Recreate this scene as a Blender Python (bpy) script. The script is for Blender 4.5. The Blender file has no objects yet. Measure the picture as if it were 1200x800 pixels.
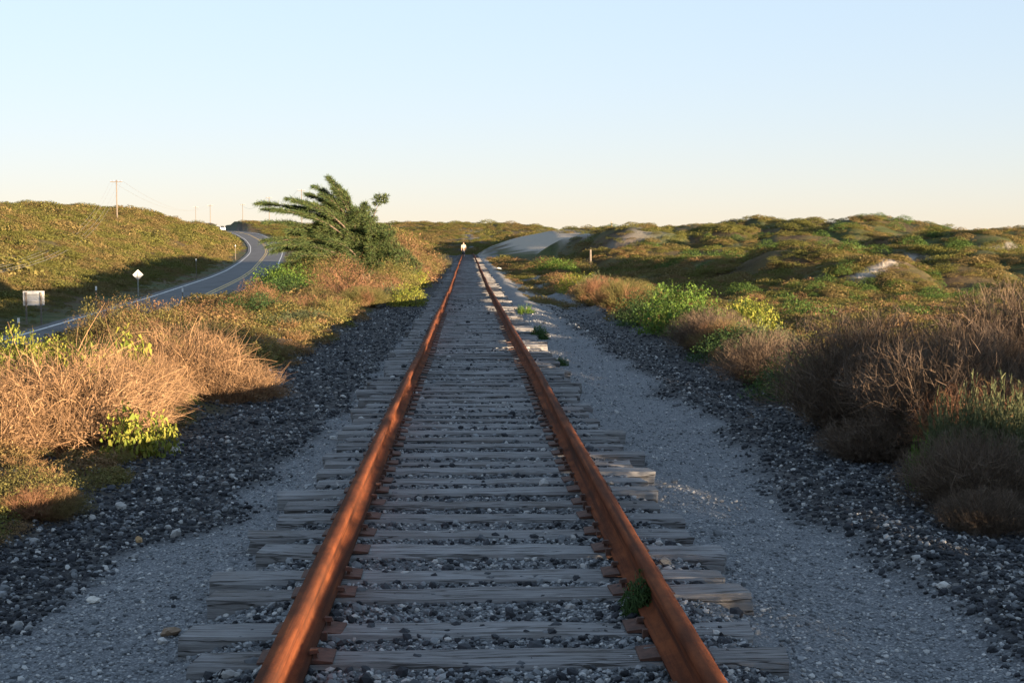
import bpy, bmesh, math, random
import numpy as np
from mathutils import Vector, Matrix

sc = bpy.context.scene
R = math.radians
random.seed(7)
rng = np.random.default_rng(11)

# ------------------------------------------------------------------ camera, sky, sun, exposure
CAM = Vector((-0.07, 0.0, 1.63))
cam_d = bpy.data.cameras.new('camera')
cam_d.sensor_width = 36.0
cam_d.lens = 48.0
cam_d.clip_start = 0.05
cam_d.clip_end = 8000
cam = bpy.data.objects.new('camera', cam_d)
sc.collection.objects.link(cam)
cam.location = CAM
cam.rotation_euler = (R(90 - 3.86), 0, R(-1.86))
sc.camera = cam

SUN_EL, SUN_AZ = 3.7, 139.0          # degrees; azimuth clockwise from +Y (along the track)
world = bpy.data.worlds.new('World')
sc.world = world
world.use_nodes = True
wn = world.node_tree
bgn = wn.nodes['Background']
sky = wn.nodes.new('ShaderNodeTexSky')
sky.sky_type = 'NISHITA'
sky.sun_disc = False
sky.sun_elevation = R(SUN_EL)
sky.sun_rotation = R(SUN_AZ)
sky.altitude = 0
sky.air_density = 1.1
sky.dust_density = 0.0
sky.ozone_density = 4.0
sgam = wn.nodes.new('ShaderNodeGamma')      # the photograph's soft tone curve, the same over the whole sky
sgam.inputs[1].default_value = 0.30
wn.links.new(sky.outputs[0], sgam.inputs[0])
swb = wn.nodes.new('ShaderNodeMix')           # the camera's white balance
swb.data_type = 'RGBA'
swb.blend_type = 'MULTIPLY'
swb.inputs[0].default_value = 1.0
swb.inputs[7].default_value = (1.02, .965, 1.015, 1)
wn.links.new(sgam.outputs[0], swb.inputs[6])
wn.links.new(swb.outputs[2], bgn.inputs[0])
bgn.inputs[1].default_value = 0.15

S2 = Vector((math.sin(R(SUN_AZ)) * math.cos(R(SUN_EL)), math.cos(R(SUN_AZ)) * math.cos(R(SUN_EL)), math.sin(R(SUN_EL))))
sl = bpy.data.lights.new('sun', 'SUN')
sl.energy = 5.0
sl.angle = R(0.5)
sl.color = (1.0, 0.73, 0.47)
so = bpy.data.objects.new('sun', sl)
sc.collection.objects.link(so)
so.rotation_euler = S2.to_track_quat('Z', 'Y').to_euler()

vs = sc.view_settings
vs.view_transform = 'Standard'
vs.look = 'None'
vs.gamma = 1.0
vs.use_curve_mapping = False
vs.exposure = 2.46
sc.cycles.use_denoising = True
sc.cycles.max_bounces = 6
sc.cycles.transparent_max_bounces = 6

# ------------------------------------------------------------------ helpers
COL = sc.collection


def mesh_of(name, v, f, mats=(), smooth=False, tint=None):
    """numpy verts (n,3), faces: (m,3)/(m,4) int array or list of lists"""
    me = bpy.data.meshes.new(name)
    v = np.asarray(v, dtype=np.float32)
    if isinstance(f, np.ndarray):
        k = f.shape[1]
        me.vertices.add(len(v))
        me.vertices.foreach_set('co', v.ravel())
        me.loops.add(f.size)
        me.loops.foreach_set('vertex_index', f.ravel().astype(np.int32))
        me.polygons.add(len(f))
        me.polygons.foreach_set('loop_start', np.arange(0, f.size, k, dtype=np.int32))
        me.polygons.foreach_set('loop_total', np.full(len(f), k, dtype=np.int32))
        me.update(calc_edges=True)
    else:
        me.from_pydata([tuple(map(float, p)) for p in v], [], f)
        me.update()
    for m in mats:
        me.materials.append(m)
    if smooth:
        me.polygons.foreach_set('use_smooth', np.ones(len(me.polygons), dtype=bool))
    if tint is not None:
        a = me.attributes.new('tint', 'FLOAT_COLOR', 'POINT')
        c = np.ones((len(v), 4), dtype=np.float32)
        c[:, :tint.shape[1]] = tint
        a.data.foreach_set('color', c.ravel())
    return me


def link(name, me, parent=None, loc=(0, 0, 0), rot=(0, 0, 0), scale=(1, 1, 1)):
    o = bpy.data.objects.new(name, me)
    COL.objects.link(o)
    o.location = loc
    o.rotation_euler = rot
    o.scale = scale
    if parent:
        o.parent = parent
    return o


def tag(o, label=None, cat=None, group=None, kind=None):
    if label: o['label'] = label
    if cat: o['category'] = cat
    if group: o['group'] = group
    if kind: o['kind'] = kind
    return o


class MB:
    """collects simple solids into one mesh"""
    def __init__(s): s.v = []; s.f = []
    def add(s, v, f):
        b = len(s.v); s.v += [tuple(p) for p in v]; s.f += [[i + b for i in q] for q in f]; return s
    def box(s, c, d, rot=None):
        x, y, z = [k / 2 for k in d]
        v = [Vector(p) for p in ((-x, -y, -z), (x, -y, -z), (x, y, -z), (-x, y, -z), (-x, -y, z), (x, -y, z), (x, y, z), (-x, y, z))]
        if rot is not None: v = [rot @ p for p in v]
        return s.add([p + Vector(c) for p in v], [[0, 3, 2, 1], [4, 5, 6, 7], [0, 1, 5, 4], [1, 2, 6, 5], [2, 3, 7, 6], [3, 0, 4, 7]])
    def tube(s, pts, rad, n=8, cap=True):
        pts = [Vector(p) for p in pts]
        if not hasattr(rad, '__len__'): rad = [rad] * len(pts)
        v = []; f = []
        for i, p in enumerate(pts):
            t = (pts[min(i + 1, len(pts) - 1)] - pts[max(i - 1, 0)]).normalized()
            a = Vector((0, 0, 1)) if abs(t.z) < .9 else Vector((1, 0, 0))
            u = t.cross(a).normalized(); w = t.cross(u)
            for k in range(n):
                an = 2 * math.pi * k / n
                v.append(p + (u * math.cos(an) + w * math.sin(an)) * rad[i])
        for i in range(len(pts) - 1):
            for k in range(n):
                f.append([i * n + k, i * n + (k + 1) % n, (i + 1) * n + (k + 1) % n, (i + 1) * n + k])
        if cap:
            f.append(list(range(n))); f.append([(len(pts) - 1) * n + k for k in range(n)][::-1])
        return s.add(v, f)
    def build(s, name, mat, parent=None, smooth=False, loc=(0, 0, 0), rot=(0, 0, 0), bevel=0):
        me = bpy.data.meshes.new(name)
        me.from_pydata(s.v, [], s.f)
        bm = bmesh.new(); bm.from_mesh(me)
        bmesh.ops.recalc_face_normals(bm, faces=bm.faces)
        if bevel:
            bmesh.ops.bevel(bm, geom=[e for e in bm.edges if e.is_manifold and e.calc_face_angle(0) > .6], offset=bevel, segments=2, affect='EDGES', profile=.6)
        bm.to_mesh(me); bm.free()
        me.materials.append(mat)
        if smooth: me.polygons.foreach_set('use_smooth', np.ones(len(me.polygons), dtype=bool))
        return link(name, me, parent, loc, rot)


def empty(name, loc=(0, 0, 0), rz=0):
    o = bpy.data.objects.new(name, None)
    COL.objects.link(o)
    o.location = loc; o.rotation_euler = (0, 0, rz); o.empty_display_size = .2
    return o


_cr = cam.rotation_euler.to_matrix()
def X(px, d, py=292):
    """world x of photo column px at distance d along the track"""
    r = _cr @ Vector(((px - 600) / 1600, (400 - py) / 1600, -1))
    return CAM.x + r.x / r.y * d


def Z(px, py, d):
    r = _cr @ Vector(((px - 600) / 1600, (400 - py) / 1600, -1))
    return CAM.z + r.z / r.y * d


# ---- noise
def _hash(ix, iy, s):
    h = (ix.astype(np.int64) * 374761393 + iy.astype(np.int64) * 668265263 + s * 1442695041) & 0xffffffff
    h = ((h ^ (h >> 13)) * 1274126177) & 0xffffffff
    return ((h ^ (h >> 16)) & 0xffffff) / float(0xffffff)


def pn(x, y, s=0):
    x = np.asarray(x, float); y = np.asarray(y, float)
    ix = np.floor(x); iy = np.floor(y); fx = x - ix; fy = y - iy
    u = fx * fx * fx * (fx * (fx * 6 - 15) + 10); w = fy * fy * fy * (fy * (fy * 6 - 15) + 10)
    def g(ax, ay, dx, dy):
        a = _hash(ax, ay, s) * 2 * np.pi
        return np.cos(a) * dx + np.sin(a) * dy
    a = g(ix, iy, fx, fy); b = g(ix + 1, iy, fx - 1, fy); c = g(ix, iy + 1, fx, fy - 1); d = g(ix + 1, iy + 1, fx - 1, fy - 1)
    return ((a + (b - a) * u) + ((c + (d - c) * u) - (a + (b - a) * u)) * w) * 1.5


def fbm(x, y, s=0, o=4, g=.5):
    t = 0; a = 1
    for k in range(o):
        t = t + a * pn(x * 2 ** k, y * 2 ** k, s + k * 17); a *= g
    return t


def domes(x, y, cell, s=0):
    """rounded hummocks: max over jittered cells, 0..1"""
    x = np.asarray(x, float) / cell; y = np.asarray(y, float) / cell
    ix = np.floor(x); iy = np.floor(y); best = np.zeros_like(x)
    for dx in (-1, 0, 1):
        for dy in (-1, 0, 1):
            a = ix + dx; b = iy + dy
            cx = a + .15 + .7 * _hash(a, b, s); cy = b + .15 + .7 * _hash(a, b, s + 5)
            rr = .55 + .4 * _hash(a, b, s + 9); hh = .35 + .65 * _hash(a, b, s + 13)
            d2 = ((x - cx) ** 2 + (y - cy) ** 2) / rr ** 2
            best = np.maximum(best, hh * np.clip(1 - d2, 0, 1) ** 1.3)
    return best


def ss(a, b, x):
    t = np.clip((np.asarray(x, float) - a) / (b - a), 0, 1)
    return t * t * (3 - 2 * t)


# ---- materials
def nodes(name):
    m = bpy.data.materials.new(name); m.use_nodes = True
    nt = m.node_tree
    return m, nt, nt.nodes['Principled BSDF'], nt.nodes['Material Output']


def N(nt, t, **k):
    n = nt.nodes.new('ShaderNode' + t)
    for a, b in k.items():
        if a.startswith('i_'):
            key = a[2:]
            n.inputs[int(key) if key.isdigit() else key.replace('_', ' ')].default_value = b
        else: setattr(n, a, b)
    return n


def ramp(nt, fac, stops, interp='LINEAR'):
    n = nt.nodes.new('ShaderNodeValToRGB')
    e = n.color_ramp.elements
    n.color_ramp.interpolation = interp
    while len(e) < len(stops): e.new(.5)
    for k, (p, c) in enumerate(stops):
        e[k].position = p; e[k].color = (*c, 1)
    nt.links.new(fac, n.inputs[0])
    return n.outputs[0]


def mixc(nt, fac, a, b, mode='MIX'):
    n = nt.nodes.new('ShaderNodeMix'); n.data_type = 'RGBA'; n.blend_type = mode
    for s, val in ((n.inputs[0], fac), (n.inputs[6], a), (n.inputs[7], b)):
        if hasattr(val, 'links'): nt.links.new(val, s)
        elif isinstance(val, (int, float)): s.default_value = val
        else: s.default_value = (*val, 1)
    return n.outputs[2]


def mth(nt, op, a, b=0.0, c=0.0):
    n = nt.nodes.new('ShaderNodeMath'); n.operation = op
    for s, val in zip(n.inputs, (a, b, c)):
        if hasattr(val, 'links'): nt.links.new(val, s)
        else: s.default_value = val
    return n.outputs[0]


def noise(nt, vec, scale, detail=4, rough=.55, dist=0):
    n = N(nt, 'TexNoise'); n.inputs['Scale'].default_value = scale; n.inputs['Detail'].default_value = detail
    n.inputs['Roughness'].default_value = rough; n.inputs['Distortion'].default_value = dist
    if vec is not None: nt.links.new(vec, n.inputs['Vector'])
    return n.outputs[0]


def bump(nt, bsdf, h, strength, dist):
    b = N(nt, 'Bump'); b.inputs['Strength'].default_value = strength; b.inputs['Distance'].default_value = dist
    nt.links.new(h, b.inputs['Height']); nt.links.new(b.outputs[0], bsdf.inputs['Normal'])


def veg_mat(name, cols, base=(.05, .035, .025), trans=.25, patch=None, patch_scale=.6, bias=.5):
    """cols: ramp over a per-stem random value; base: colour at the foot of a stem; patch: second ramp mixed in by place"""
    m, nt, b, out = nodes(name)
    at = N(nt, 'Attribute', attribute_name='tint')
    sep = N(nt, 'SeparateColor'); nt.links.new(at.outputs['Color'], sep.inputs[0])
    oi = N(nt, 'ObjectInfo')
    r = mth(nt, 'FRACT', mth(nt, 'ADD', sep.outputs[0], mth(nt, 'MULTIPLY', oi.outputs['Random'], .35)))
    st = [(k / (len(cols) - 1), c) for k, c in enumerate(cols)]
    c = ramp(nt, r, st)
    geo = N(nt, 'NewGeometry')
    if patch:
        c2 = ramp(nt, r, [(k / (len(patch) - 1), q) for k, q in enumerate(patch)])
        nz = noise(nt, geo.outputs['Position'], patch_scale, 3)
        nz = mth(nt, 'ADD', nz, mth(nt, 'MULTIPLY', mth(nt, 'SUBTRACT', oi.outputs['Random'], .5), .35))
        fac = ramp(nt, nz, [(bias - .06, (0, 0, 0)), (bias + .06, (1, 1, 1))])
        c = mixc(nt, fac, c, c2)
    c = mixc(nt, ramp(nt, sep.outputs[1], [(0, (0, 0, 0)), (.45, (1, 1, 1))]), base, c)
    nt.links.new(c, b.inputs['Base Color'])
    b.inputs['Roughness'].default_value = .75
    b.inputs['Specular IOR Level'].default_value = .25
    if trans:
        t = N(nt, 'BsdfTranslucent'); nt.links.new(c, t.inputs[0])
        mx = N(nt, 'MixShader'); mx.inputs[0].default_value = trans
        nt.links.new(b.outputs[0], mx.inputs[1]); nt.links.new(t.outputs[0], mx.inputs[2]); nt.links.new(mx.outputs[0], out.inputs[0])
    return m


def plain(name, col, rough=.6, metal=0, var=.25, scale=6, bmp=0):
    m, nt, b, out = nodes(name)
    tc = N(nt, 'TexCoord')
    nz = noise(nt, tc.outputs['Object'], scale, 5)
    c = ramp(nt, nz, [(.3, tuple(k * (1 - var) for k in col)), (.7, tuple(min(1, k * (1 + var)) for k in col))])
    nt.links.new(c, b.inputs['Base Color'])
    b.inputs['Roughness'].default_value = rough; b.inputs['Metallic'].default_value = metal
    if bmp: bump(nt, b, nz, bmp, .01)
    return m


# ------------------------------------------------------------------ ground shape
def ztie(y):
    """level of the tie tops along the track"""
    return np.interp(y, [-400, 0, 38, 52, 69, 88, 109, 140, 172, 188, 205, 230, 300, 420, 5000],
                     [0, 0, 0, .035, .12, .235, .38, .58, .79, .84, .82, .7, .2, -.5, -.5])


RY = [-80, 0, 25, 40, 57, 84, 98, 130, 160, 200, 264, 300, 320, 350, 380, 415, 450, 520, 700]
RX = [-13, -13.7, -14.3, -15.0, -16.0, -18.2, -19.2, -22.6, -26.2, -31.4, -40.0, -44.3, -46.8, -51.5, -57.5, -66, -76, -102, -180]
RZ = [-2.3, -2.3, -2.3, -2.3, -2.25, -2.0, -1.85, -1.65, -1.6, -1.45, -.85, .2, .95, 2.4, 4.2, 6.1, 7.5, 8.8, 9]
_yy = np.linspace(-80, 700, 1561)
def _sm(v):
    k = np.hanning(61); k /= k.sum()
    return np.convolve(np.pad(np.interp(_yy, RY, v), 30, mode='edge'), k, mode='valid')
_rx, _rz = _sm(RX), _sm(RZ)
def road_x(y): return np.interp(y, _yy, _rx)
def road_z(y): return np.interp(y, _yy, _rz)


MOUNDS = [  # photo column, height in the photo, distance, half widths across and along the track
    (700, 264, 165, 8, 20), (738, 257, 150, 7, 18), (800, 259, 185, 10, 22), (845, 263, 150, 7, 16), (885, 254, 260, 10, 26), (935, 257, 225, 10, 22), (985, 264, 150, 7, 15), (1010, 256, 190, 10, 20), (1060, 261, 205, 11, 22),
    (960, 289, 84, 4.6, 10), (905, 293, 100, 5, 11), (870, 303, 82, 4.5, 10), (1045, 290, 90, 4.8, 10), (1010, 303, 66, 3.4, 8), (1120, 270, 122, 7.5, 15), (1185, 268, 150, 10, 18), (1095, 300, 72, 4.0, 8), (775, 289, 110, 5.5, 12), (820, 298, 92, 4.6, 11),
    (1160, 292, 82, 5, 9), (1210, 288, 95, 6, 10), (925, 273, 128, 6, 13), (730, 291, 108, 4.5, 11), (1075, 273, 130, 6, 13), (855, 281, 128, 5.5, 12), (1270, 285, 120, 9, 16),
    (955, 279, 70, 4.6, 8), (1012, 293, 57, 3.4, 6.5), (1062, 281, 72, 4.6, 8), (1108, 296, 58, 3.6, 6.5), (900, 299, 72, 4.2, 8), (1165, 283, 64, 4.6, 7.5), (842, 304, 82, 4, 9), (1225, 292, 60, 4.5, 7), (790, 304, 98, 4, 10)]


def H(x, y):
    x = np.asarray(x, float); y = np.asarray(y, float)
    zt = ztie(y); ax = np.abs(x)
    small = fbm(x * .9, y * .9, 3, 3) * .03
    bed = zt - .036 - .085 * ss(1.0, 1.35, ax) - .05 * ss(1.6, 3.2, ax) + small * ss(1.2, 2.0, ax)
    # path on the right with a low rim, rutted further out
    bed = bed - .05 * ss(1.4, 1.8, x) * ss(2.5, 2.1, x) * ss(90, 30, y) + .05 * np.exp(-((x - 2.6) / .35) ** 2)
    rut = (.16 * np.exp(-((x - 1.75 - .25 * pn(y * .12, y * 0, 8)) / .35) ** 2) - .12 * np.exp(-((x - 2.9) / .5) ** 2) + .12 * np.exp(-((x - 4.0 - .4 * pn(y * .1, y * 0, 18)) / .5) ** 2)) * ss(24, 40, y) * ss(200, 120, y)
    h = bed + rut
    # scrub flat on the right
    fr = zt * .6 - .12 + (.12 - .38 * ss(26, 48, y)) * ss(4, 8, x) + .12 * fbm(x * .35, y * .35, 21, 3) + .22 * domes(x, y, 3.2, 31)
    h = h + (fr - h) * ss(3.2, 4.8, x)
    # dunes on the right: a ramp away from the viewpoint carrying rounded hummocks
    ramp_ = np.interp(y, [-400, 42, 60, 90, 130, 200, 300, 520, 900, 1600, 3000], [.3, 0, .25, .5, .8, 1.3, 2.2, 5.5, 6.0, 3, 0])
    side = ss(9.5, 14, x + 1.5 * pn(y / 14, x / 30, 57))
    wx = x + 3.5 * pn(x / 19, y / 19, 41); wy = y + 3.5 * pn(x / 19, y / 19, 42)
    amp = np.interp(y, [42, 60, 100, 200, 500], [.1, .55, .75, 1.1, 2.2])
    hum = 1.9 * domes(wx, wy * .55, 13, 51) ** .8 + .55 * domes(wx + 40, wy * .8, 6.5, 52) + .8 * domes(wx * .8, wy * .5, 24, 50) * ss(80, 160, y) + .16 * domes(wx, wy, 2.6, 53) - .75
    dune = (ramp_ + hum * amp) * side
    for (mpx, mpy, md, mrx, mry) in MOUNDS:
        mx = X(mpx, md); mz = Z(mpx, mpy, md)
        q = ((x - mx) / mrx + .25 * pn(x / 5, y / 5, 58)) ** 2 + ((y - md) / mry + .2 * pn(x / 6, y / 6, 59)) ** 2
        dune = np.where(q < 1, np.maximum(dune, -.5 + (mz + .35) * np.clip(1 - q, 0, 1) ** .62), dune)
    dune = dune * (1 - .9 * np.exp(-((x - 14) / 13) ** 2 - ((y - 228) / 60) ** 2))
    h = h + np.where(x > 7, np.maximum(dune, -.3 + 0 * x), 0)
    # bare sand dune beyond the crest
    sand = np.interp(x, [.5, 2, 4, 8, 14, 24, 34], [.5, 1.0, 2.1, 3.5, 4.8, 5.2, 4.2]) * np.exp(-((y - 240) / 62) ** 2) + .12 * fbm(x / 8, y / 8, 95, 2)
    sand = np.where((x > .5) & (x < 34), sand, -9) - 6 * (1 - ss(120, 165, y))
    h = np.where(x > 2.2, np.maximum(h, sand), h)
    # left: fall to the road, then the far bank
    xc, zr = road_x(y), road_z(y)
    top = zt - .12 + .12 * fbm(x * .3, y * .3, 61, 3) + .25 * domes(x, y, 2.6, 62)
    lf = h + (top - h) * ss(-2.6, -3.8, x)
    xr = xc + 4.4
    lf = lf + np.interp(y, [60, 90, 140, 220], [1.4, 1.9, 3.0, 3.6]) * ss(-5, -10, x) * ss(xr + 2, xr + 9, x) * ss(62, 90, y) * ss(260, 190, y) * (.8 + .4 * domes(x, y, 9, 63))  # mound added between road and track to throw shade on the far bank
    xp = np.maximum(-7.5, np.minimum(xr + 3, -4.5))
    t = np.clip((x - xr) / np.maximum(xp - xr, 1.0), 0, 1)
    drop = zr - .06 + (lf - zr + .06) * ss(0, 1, t)
    lf = np.where(x < -3.6, drop, lf)
    dl = (xc - 4.4) - x
    bank = np.interp(dl, [0, 2, 6, 10, 16, 28, 45, 90, 300], [0, .1, .75, 2.2, 4.3, 8.4, 10.4, 11.5, 9])
    bank = bank * np.interp(y, [-100, 20, 60, 120, 320, 420, 520, 900, 3000], [.4, .55, .85, 1, 1.0, .8, .3, .3, 0])
    bh = (1.7 * domes(x, y * .7, 17, 71) + .7 * domes(x, y, 7, 72) + .25 * domes(x, y, 3, 73) - .5) * np.clip(bank / 3.5, 0, 1)
    lb = zr - .06 + bank * .84 + bh
    lf = np.where(dl > 0, lb, lf)
    h = np.where(x < -2.6, lf, h)
    onroad = np.abs(x - xc) < 4.6
    h = np.where(onroad & (x < -5), zr - .06, h)
    # far ridge closing the view
    ridge = (10.2 + 2.0 * fbm(x / 60, y / 90, 81, 3) + 1.3 * domes(x, y, 34, 82)) * ss(330, 500, y - .12 * x) * np.interp(y, [0, 800, 1500, 3000], [1, 1, .6, 0])
    ridge = ridge * (1 - .5 * ss(.045, .10, x / np.maximum(y, 1)))
    ridge = ridge - 1 - 40 * (1 - ss(330, 345, y - .12 * x))
    h = np.where(onroad & (x < -5) & (y < 520), h, np.maximum(h, ridge + .0 * h))
    return h


def Hs(x, y): return float(H(np.array([x]), np.array([y]))[0])


def sandmask(x, y):
    g = np.exp(-((x - 24) / 15.5) ** 2 - ((y - 230) / 72) ** 2)
    m = ss(.16, .26, g + .1 * fbm(x / 9, y / 9, 91, 3)) * ss(20, 14, x + 4 * pn(x / 6, y / 6, 94))
    def sp(px, d, rx, ry, a):
        cx = X(px, d); dx = x - cx; dy = y - d
        u = dx * math.cos(a) + dy * math.sin(a); w = -dx * math.sin(a) + dy * math.cos(a)
        return ss(1.25, .7, np.sqrt((u / rx) ** 2 + (w / ry) ** 2) + .45 * fbm(x / 2.5, y / 2.5, 92, 3))
    for a in ((1026, 54, 1.9, .4, .75), (1052, 84, 4.5, 1.2, 1.2), (1125, 88, 3.5, 1.5, .3), (1052, 66, 2.4, .5, .9), (1075, 66, 2.5, .8, .6), (1160, 110, 5, 1.5, .2)):
        m = np.maximum(m, sp(*a))
    return m


# ground sheet: a fan of rings round the viewpoint, fine where the photograph looks
ang = np.concatenate([np.arange(-28, 30, .16), np.arange(30, 332, 1.3)])
ang = R(1) * ang
rad = [.35]
while rad[-1] < 3200: rad.append(rad[-1] * (1.0125 if 35 < rad[-1] < 140 else 1.0235) + .01)
rad = np.array(rad)
A, RR = np.meshgrid(ang, rad)
gx = np.sin(A) * RR; gy = np.cos(A) * RR
gz = H(gx.ravel(), gy.ravel()).reshape(gx.shape)
nR, nA = gx.shape
V = np.stack([gx.ravel(), gy.ravel(), gz.ravel()], 1)
V = np.vstack([V, [[0, 0, Hs(0, 0)]]])
i, j = np.meshgrid(np.arange(nR - 1), np.arange(nA), indexing='ij')
jn = (j + 1) % nA
F = np.stack([i * nA + j, i * nA + jn, (i + 1) * nA + jn, (i + 1) * nA + j], -1).reshape(-1, 4)[:, ::-1]
xx, yy = V[:, 0], V[:, 1]


def zones(x, y):
    """dark ballast, vegetation, bare sand (the rest is fine grey gravel)"""
    wob = .22 * fbm(x * .7, y * .7, 101, 3)
    bl = np.interp(y, [0, 6.3, 9, 16, 40, 200], [-2.6, -2.15, -1.62, -1.36, -1.3, -1.3])
    dark = ss(.12, -.12, x - bl + wob) * ss(-9, -5, x) + ss(2.15, 2.5, x + wob) * ss(60, 20, y)
    veg = ss(-2.6, -3.2, x + wob) + ss(3.6, 4.3, x + wob)
    veg = np.where((np.abs(x - road_x(y)) < 4.5 + wob) & (x < -5), .6, veg)
    s = sandmask(x, y)
    s = np.maximum(s, (.2 + .45 * (fbm(x * .5, y * .12, 96, 2) > .05)) * ss(30, 60, y) * ss(1.3, 1.6, x + wob) * ss(3.2, 2.2, x + wob))
    veg = np.maximum(veg, ss(52, 75, y) * ss(1.7, 2.3, x + 2 * wob) * (.35 + .6 * (fbm(x * .4, y * .15, 97, 2) > -.1)))
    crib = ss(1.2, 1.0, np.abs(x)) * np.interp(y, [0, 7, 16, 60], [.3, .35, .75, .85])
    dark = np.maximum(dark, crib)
    return np.stack([np.clip(dark, 0, 1), np.clip(veg, 0, 1) * (1 - s), np.clip(s, 0, 1)], 1)


m_ground, nt, b, out = nodes('ground')
at = N(nt, 'Attribute', attribute_name='tint')
sep = N(nt, 'SeparateColor'); nt.links.new(at.outputs['Color'], sep.inputs[0])
pos = N(nt, 'NewGeometry').outputs['Position']
n1 = noise(nt, pos, 45, 5, .7); n2 = noise(nt, pos, 3.0, 5, .6); n3 = noise(nt, pos, .45, 6, .62); n4 = noise(nt, pos, .09, 4, .5)
vor = N(nt, 'TexVoronoi'); vor.inputs['Scale'].default_value = 28; nt.links.new(pos, vor.inputs['Vector'])
vs_ = N(nt, 'SeparateColor'); nt.links.new(vor.outputs['Color'], vs_.inputs[0])
vp = N(nt, 'TexVoronoi'); vp.inputs['Scale'].default_value = 75; nt.links.new(pos, vp.inputs['Vector'])
vps = N(nt, 'SeparateColor'); nt.links.new(vp.outputs['Color'], vps.inputs[0])
peb = ramp(nt, vps.outputs[0], [(0, (.07, .077, .086)), (.45, (.17, .183, .20)), (.8, (.27, .28, .295)), (1, (.45, .45, .44))])
peb = mixc(nt, ramp(nt, vp.outputs['Distance'], [(.25, (0, 0, 0)), (.75, (.85, .85, .85))]), peb, (.02, .022, .026))
fine = mixc(nt, n2, ramp(nt, n1, [(.3, (.06, .066, .074)), (.5, (.14, .149, .162)), (.62, (.19, .198, .21)), (.78, (.32, .325, .33))]), ramp(nt, n1, [(.3, (.155, .165, .18)), (.7, (.27, .282, .295))]))
fine = mixc(nt, .55, fine, peb)
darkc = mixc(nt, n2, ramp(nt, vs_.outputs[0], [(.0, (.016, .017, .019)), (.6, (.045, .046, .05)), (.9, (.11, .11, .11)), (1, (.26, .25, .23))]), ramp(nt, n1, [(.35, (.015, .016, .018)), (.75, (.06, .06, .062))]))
vegc = mixc(nt, ramp(nt, n4, [(.42, (0, 0, 0)), (.58, (1, 1, 1))]),
            ramp(nt, n3, [(.3, (.05, .033, .018)), (.5, (.105, .068, .032)), (.7, (.085, .085, .03))]),
            ramp(nt, n3, [(.3, (.03, .045, .013)), (.5, (.065, .085, .022)), (.7, (.13, .11, .045))]))
vegc = mixc(nt, mth(nt, 'MULTIPLY', n1, .6), vegc, (.03, .022, .014))
sandc = mixc(nt, n2, (.27, .235, .19), (.36, .315, .26))
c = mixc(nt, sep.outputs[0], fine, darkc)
c = mixc(nt, sep.outputs[1], c, vegc)
c = mixc(nt, sep.outputs[2], c, sandc)
nt.links.new(c, b.inputs['Base Color'])
b.inputs['Roughness'].default_value = .95
b.inputs['Specular IOR Level'].default_value = .15
hgt = mth(nt, 'ADD', mth(nt, 'SUBTRACT', mth(nt, 'MULTIPLY', n1, .4), mth(nt, 'MULTIPLY', vp.outputs['Distance'], .35)), mth(nt, 'MULTIPLY', mth(nt, 'ADD', n3, n2), mth(nt, 'MULTIPLY', sep.outputs[1], 5.0)))
bump(nt, b, hgt, .6, .05)
ground = link('ground', mesh_of('ground', V, F, [m_ground], True, zones(xx, yy)))
tag(ground, kind='structure')

# ------------------------------------------------------------------ road
m_asphalt = plain('asphalt', (.05, .052, .057), .8, 0, .5, .5, .2)
m_white = plain('white_paint', (.52, .52, .50), .6, 0, .4, 1.5)
m_yellow = plain('yellow_paint', (.52, .34, .07), .6, 0, .4, 1.5)


def strip(name, mat, o0, o1, y0, y1, dz, parent=None, step=2.0):
    ys = np.arange(y0, y1 + step, step)
    xc, zc = road_x(ys), road_z(ys)
    tx = np.gradient(xc, ys); nrm = np.sqrt(1 + tx ** 2); nx, ny = 1 / nrm, -tx / nrm
    a = np.stack([xc + nx * o0, ys + ny * o0, zc + dz], 1); c = np.stack([xc + nx * o1, ys + ny * o1, zc + dz], 1)
    v = np.empty((2 * len(ys), 3)); v[0::2] = a; v[1::2] = c
    k = np.arange(len(ys) - 1) * 2
    return link(name, mesh_of(name, v, np.stack([k, k + 1, k + 3, k + 2], 1), [mat]), parent)


road = strip('road', m_asphalt, -4.3, 4.3, -60, 560, 0.0)
tag(road, kind='structure')
strip('edge_line', m_white, -3.75, -3.58, -60, 560, .006, road)
strip('edge_line', m_white, 3.58, 3.75, -60, 560, .006, road)
strip('centre_line', m_yellow, -.26, -.12, -60, 560, .006, road)
strip('centre_line', m_yellow, .12, .26, -60, 560, .006, road)

# ------------------------------------------------------------------ railway track
m_rust, nt, b, out = nodes('rail_rust')
pos = N(nt, 'NewGeometry').outputs['Position']
mp = N(nt, 'Mapping'); mp.inputs['Scale'].default_value = (1, .25, 1); nt.links.new(pos, mp.inputs[0])
n1 = noise(nt, mp.outputs[0], 9, 6, .65); n2 = noise(nt, pos, 70, 4, .6)
c = ramp(nt, n1, [(.28, (.04, .016, .009)), (.46, (.12, .038, .017)), (.6, (.19, .06, .024)), (.75, (.27, .09, .034))])
mp2 = N(nt, 'Mapping'); mp2.inputs['Scale'].default_value = (6, .12, 6); nt.links.new(pos, mp2.inputs[0])
n3_ = noise(nt, mp2.outputs[0], 3, 5, .6)
c = mixc(nt, ramp(nt, n3_, [(.5, (0, 0, 0)), (.62, (.8, .8, .8))]), c, (.035, .017, .012))
n4_ = noise(nt, pos, 2.2, 4, .6)
c = mixc(nt, ramp(nt, n4_, [(.5, (0, 0, 0)), (.66, (.6, .6, .6))]), c, (.05, .024, .016))
c = mixc(nt, mth(nt, 'MULTIPLY', n2, .5), c, (.05, .02, .013))
nt.links.new(c, b.inputs['Base Color']); b.inputs['Roughness'].default_value = .9; b.inputs['Specular IOR Level'].default_value = .06
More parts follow.
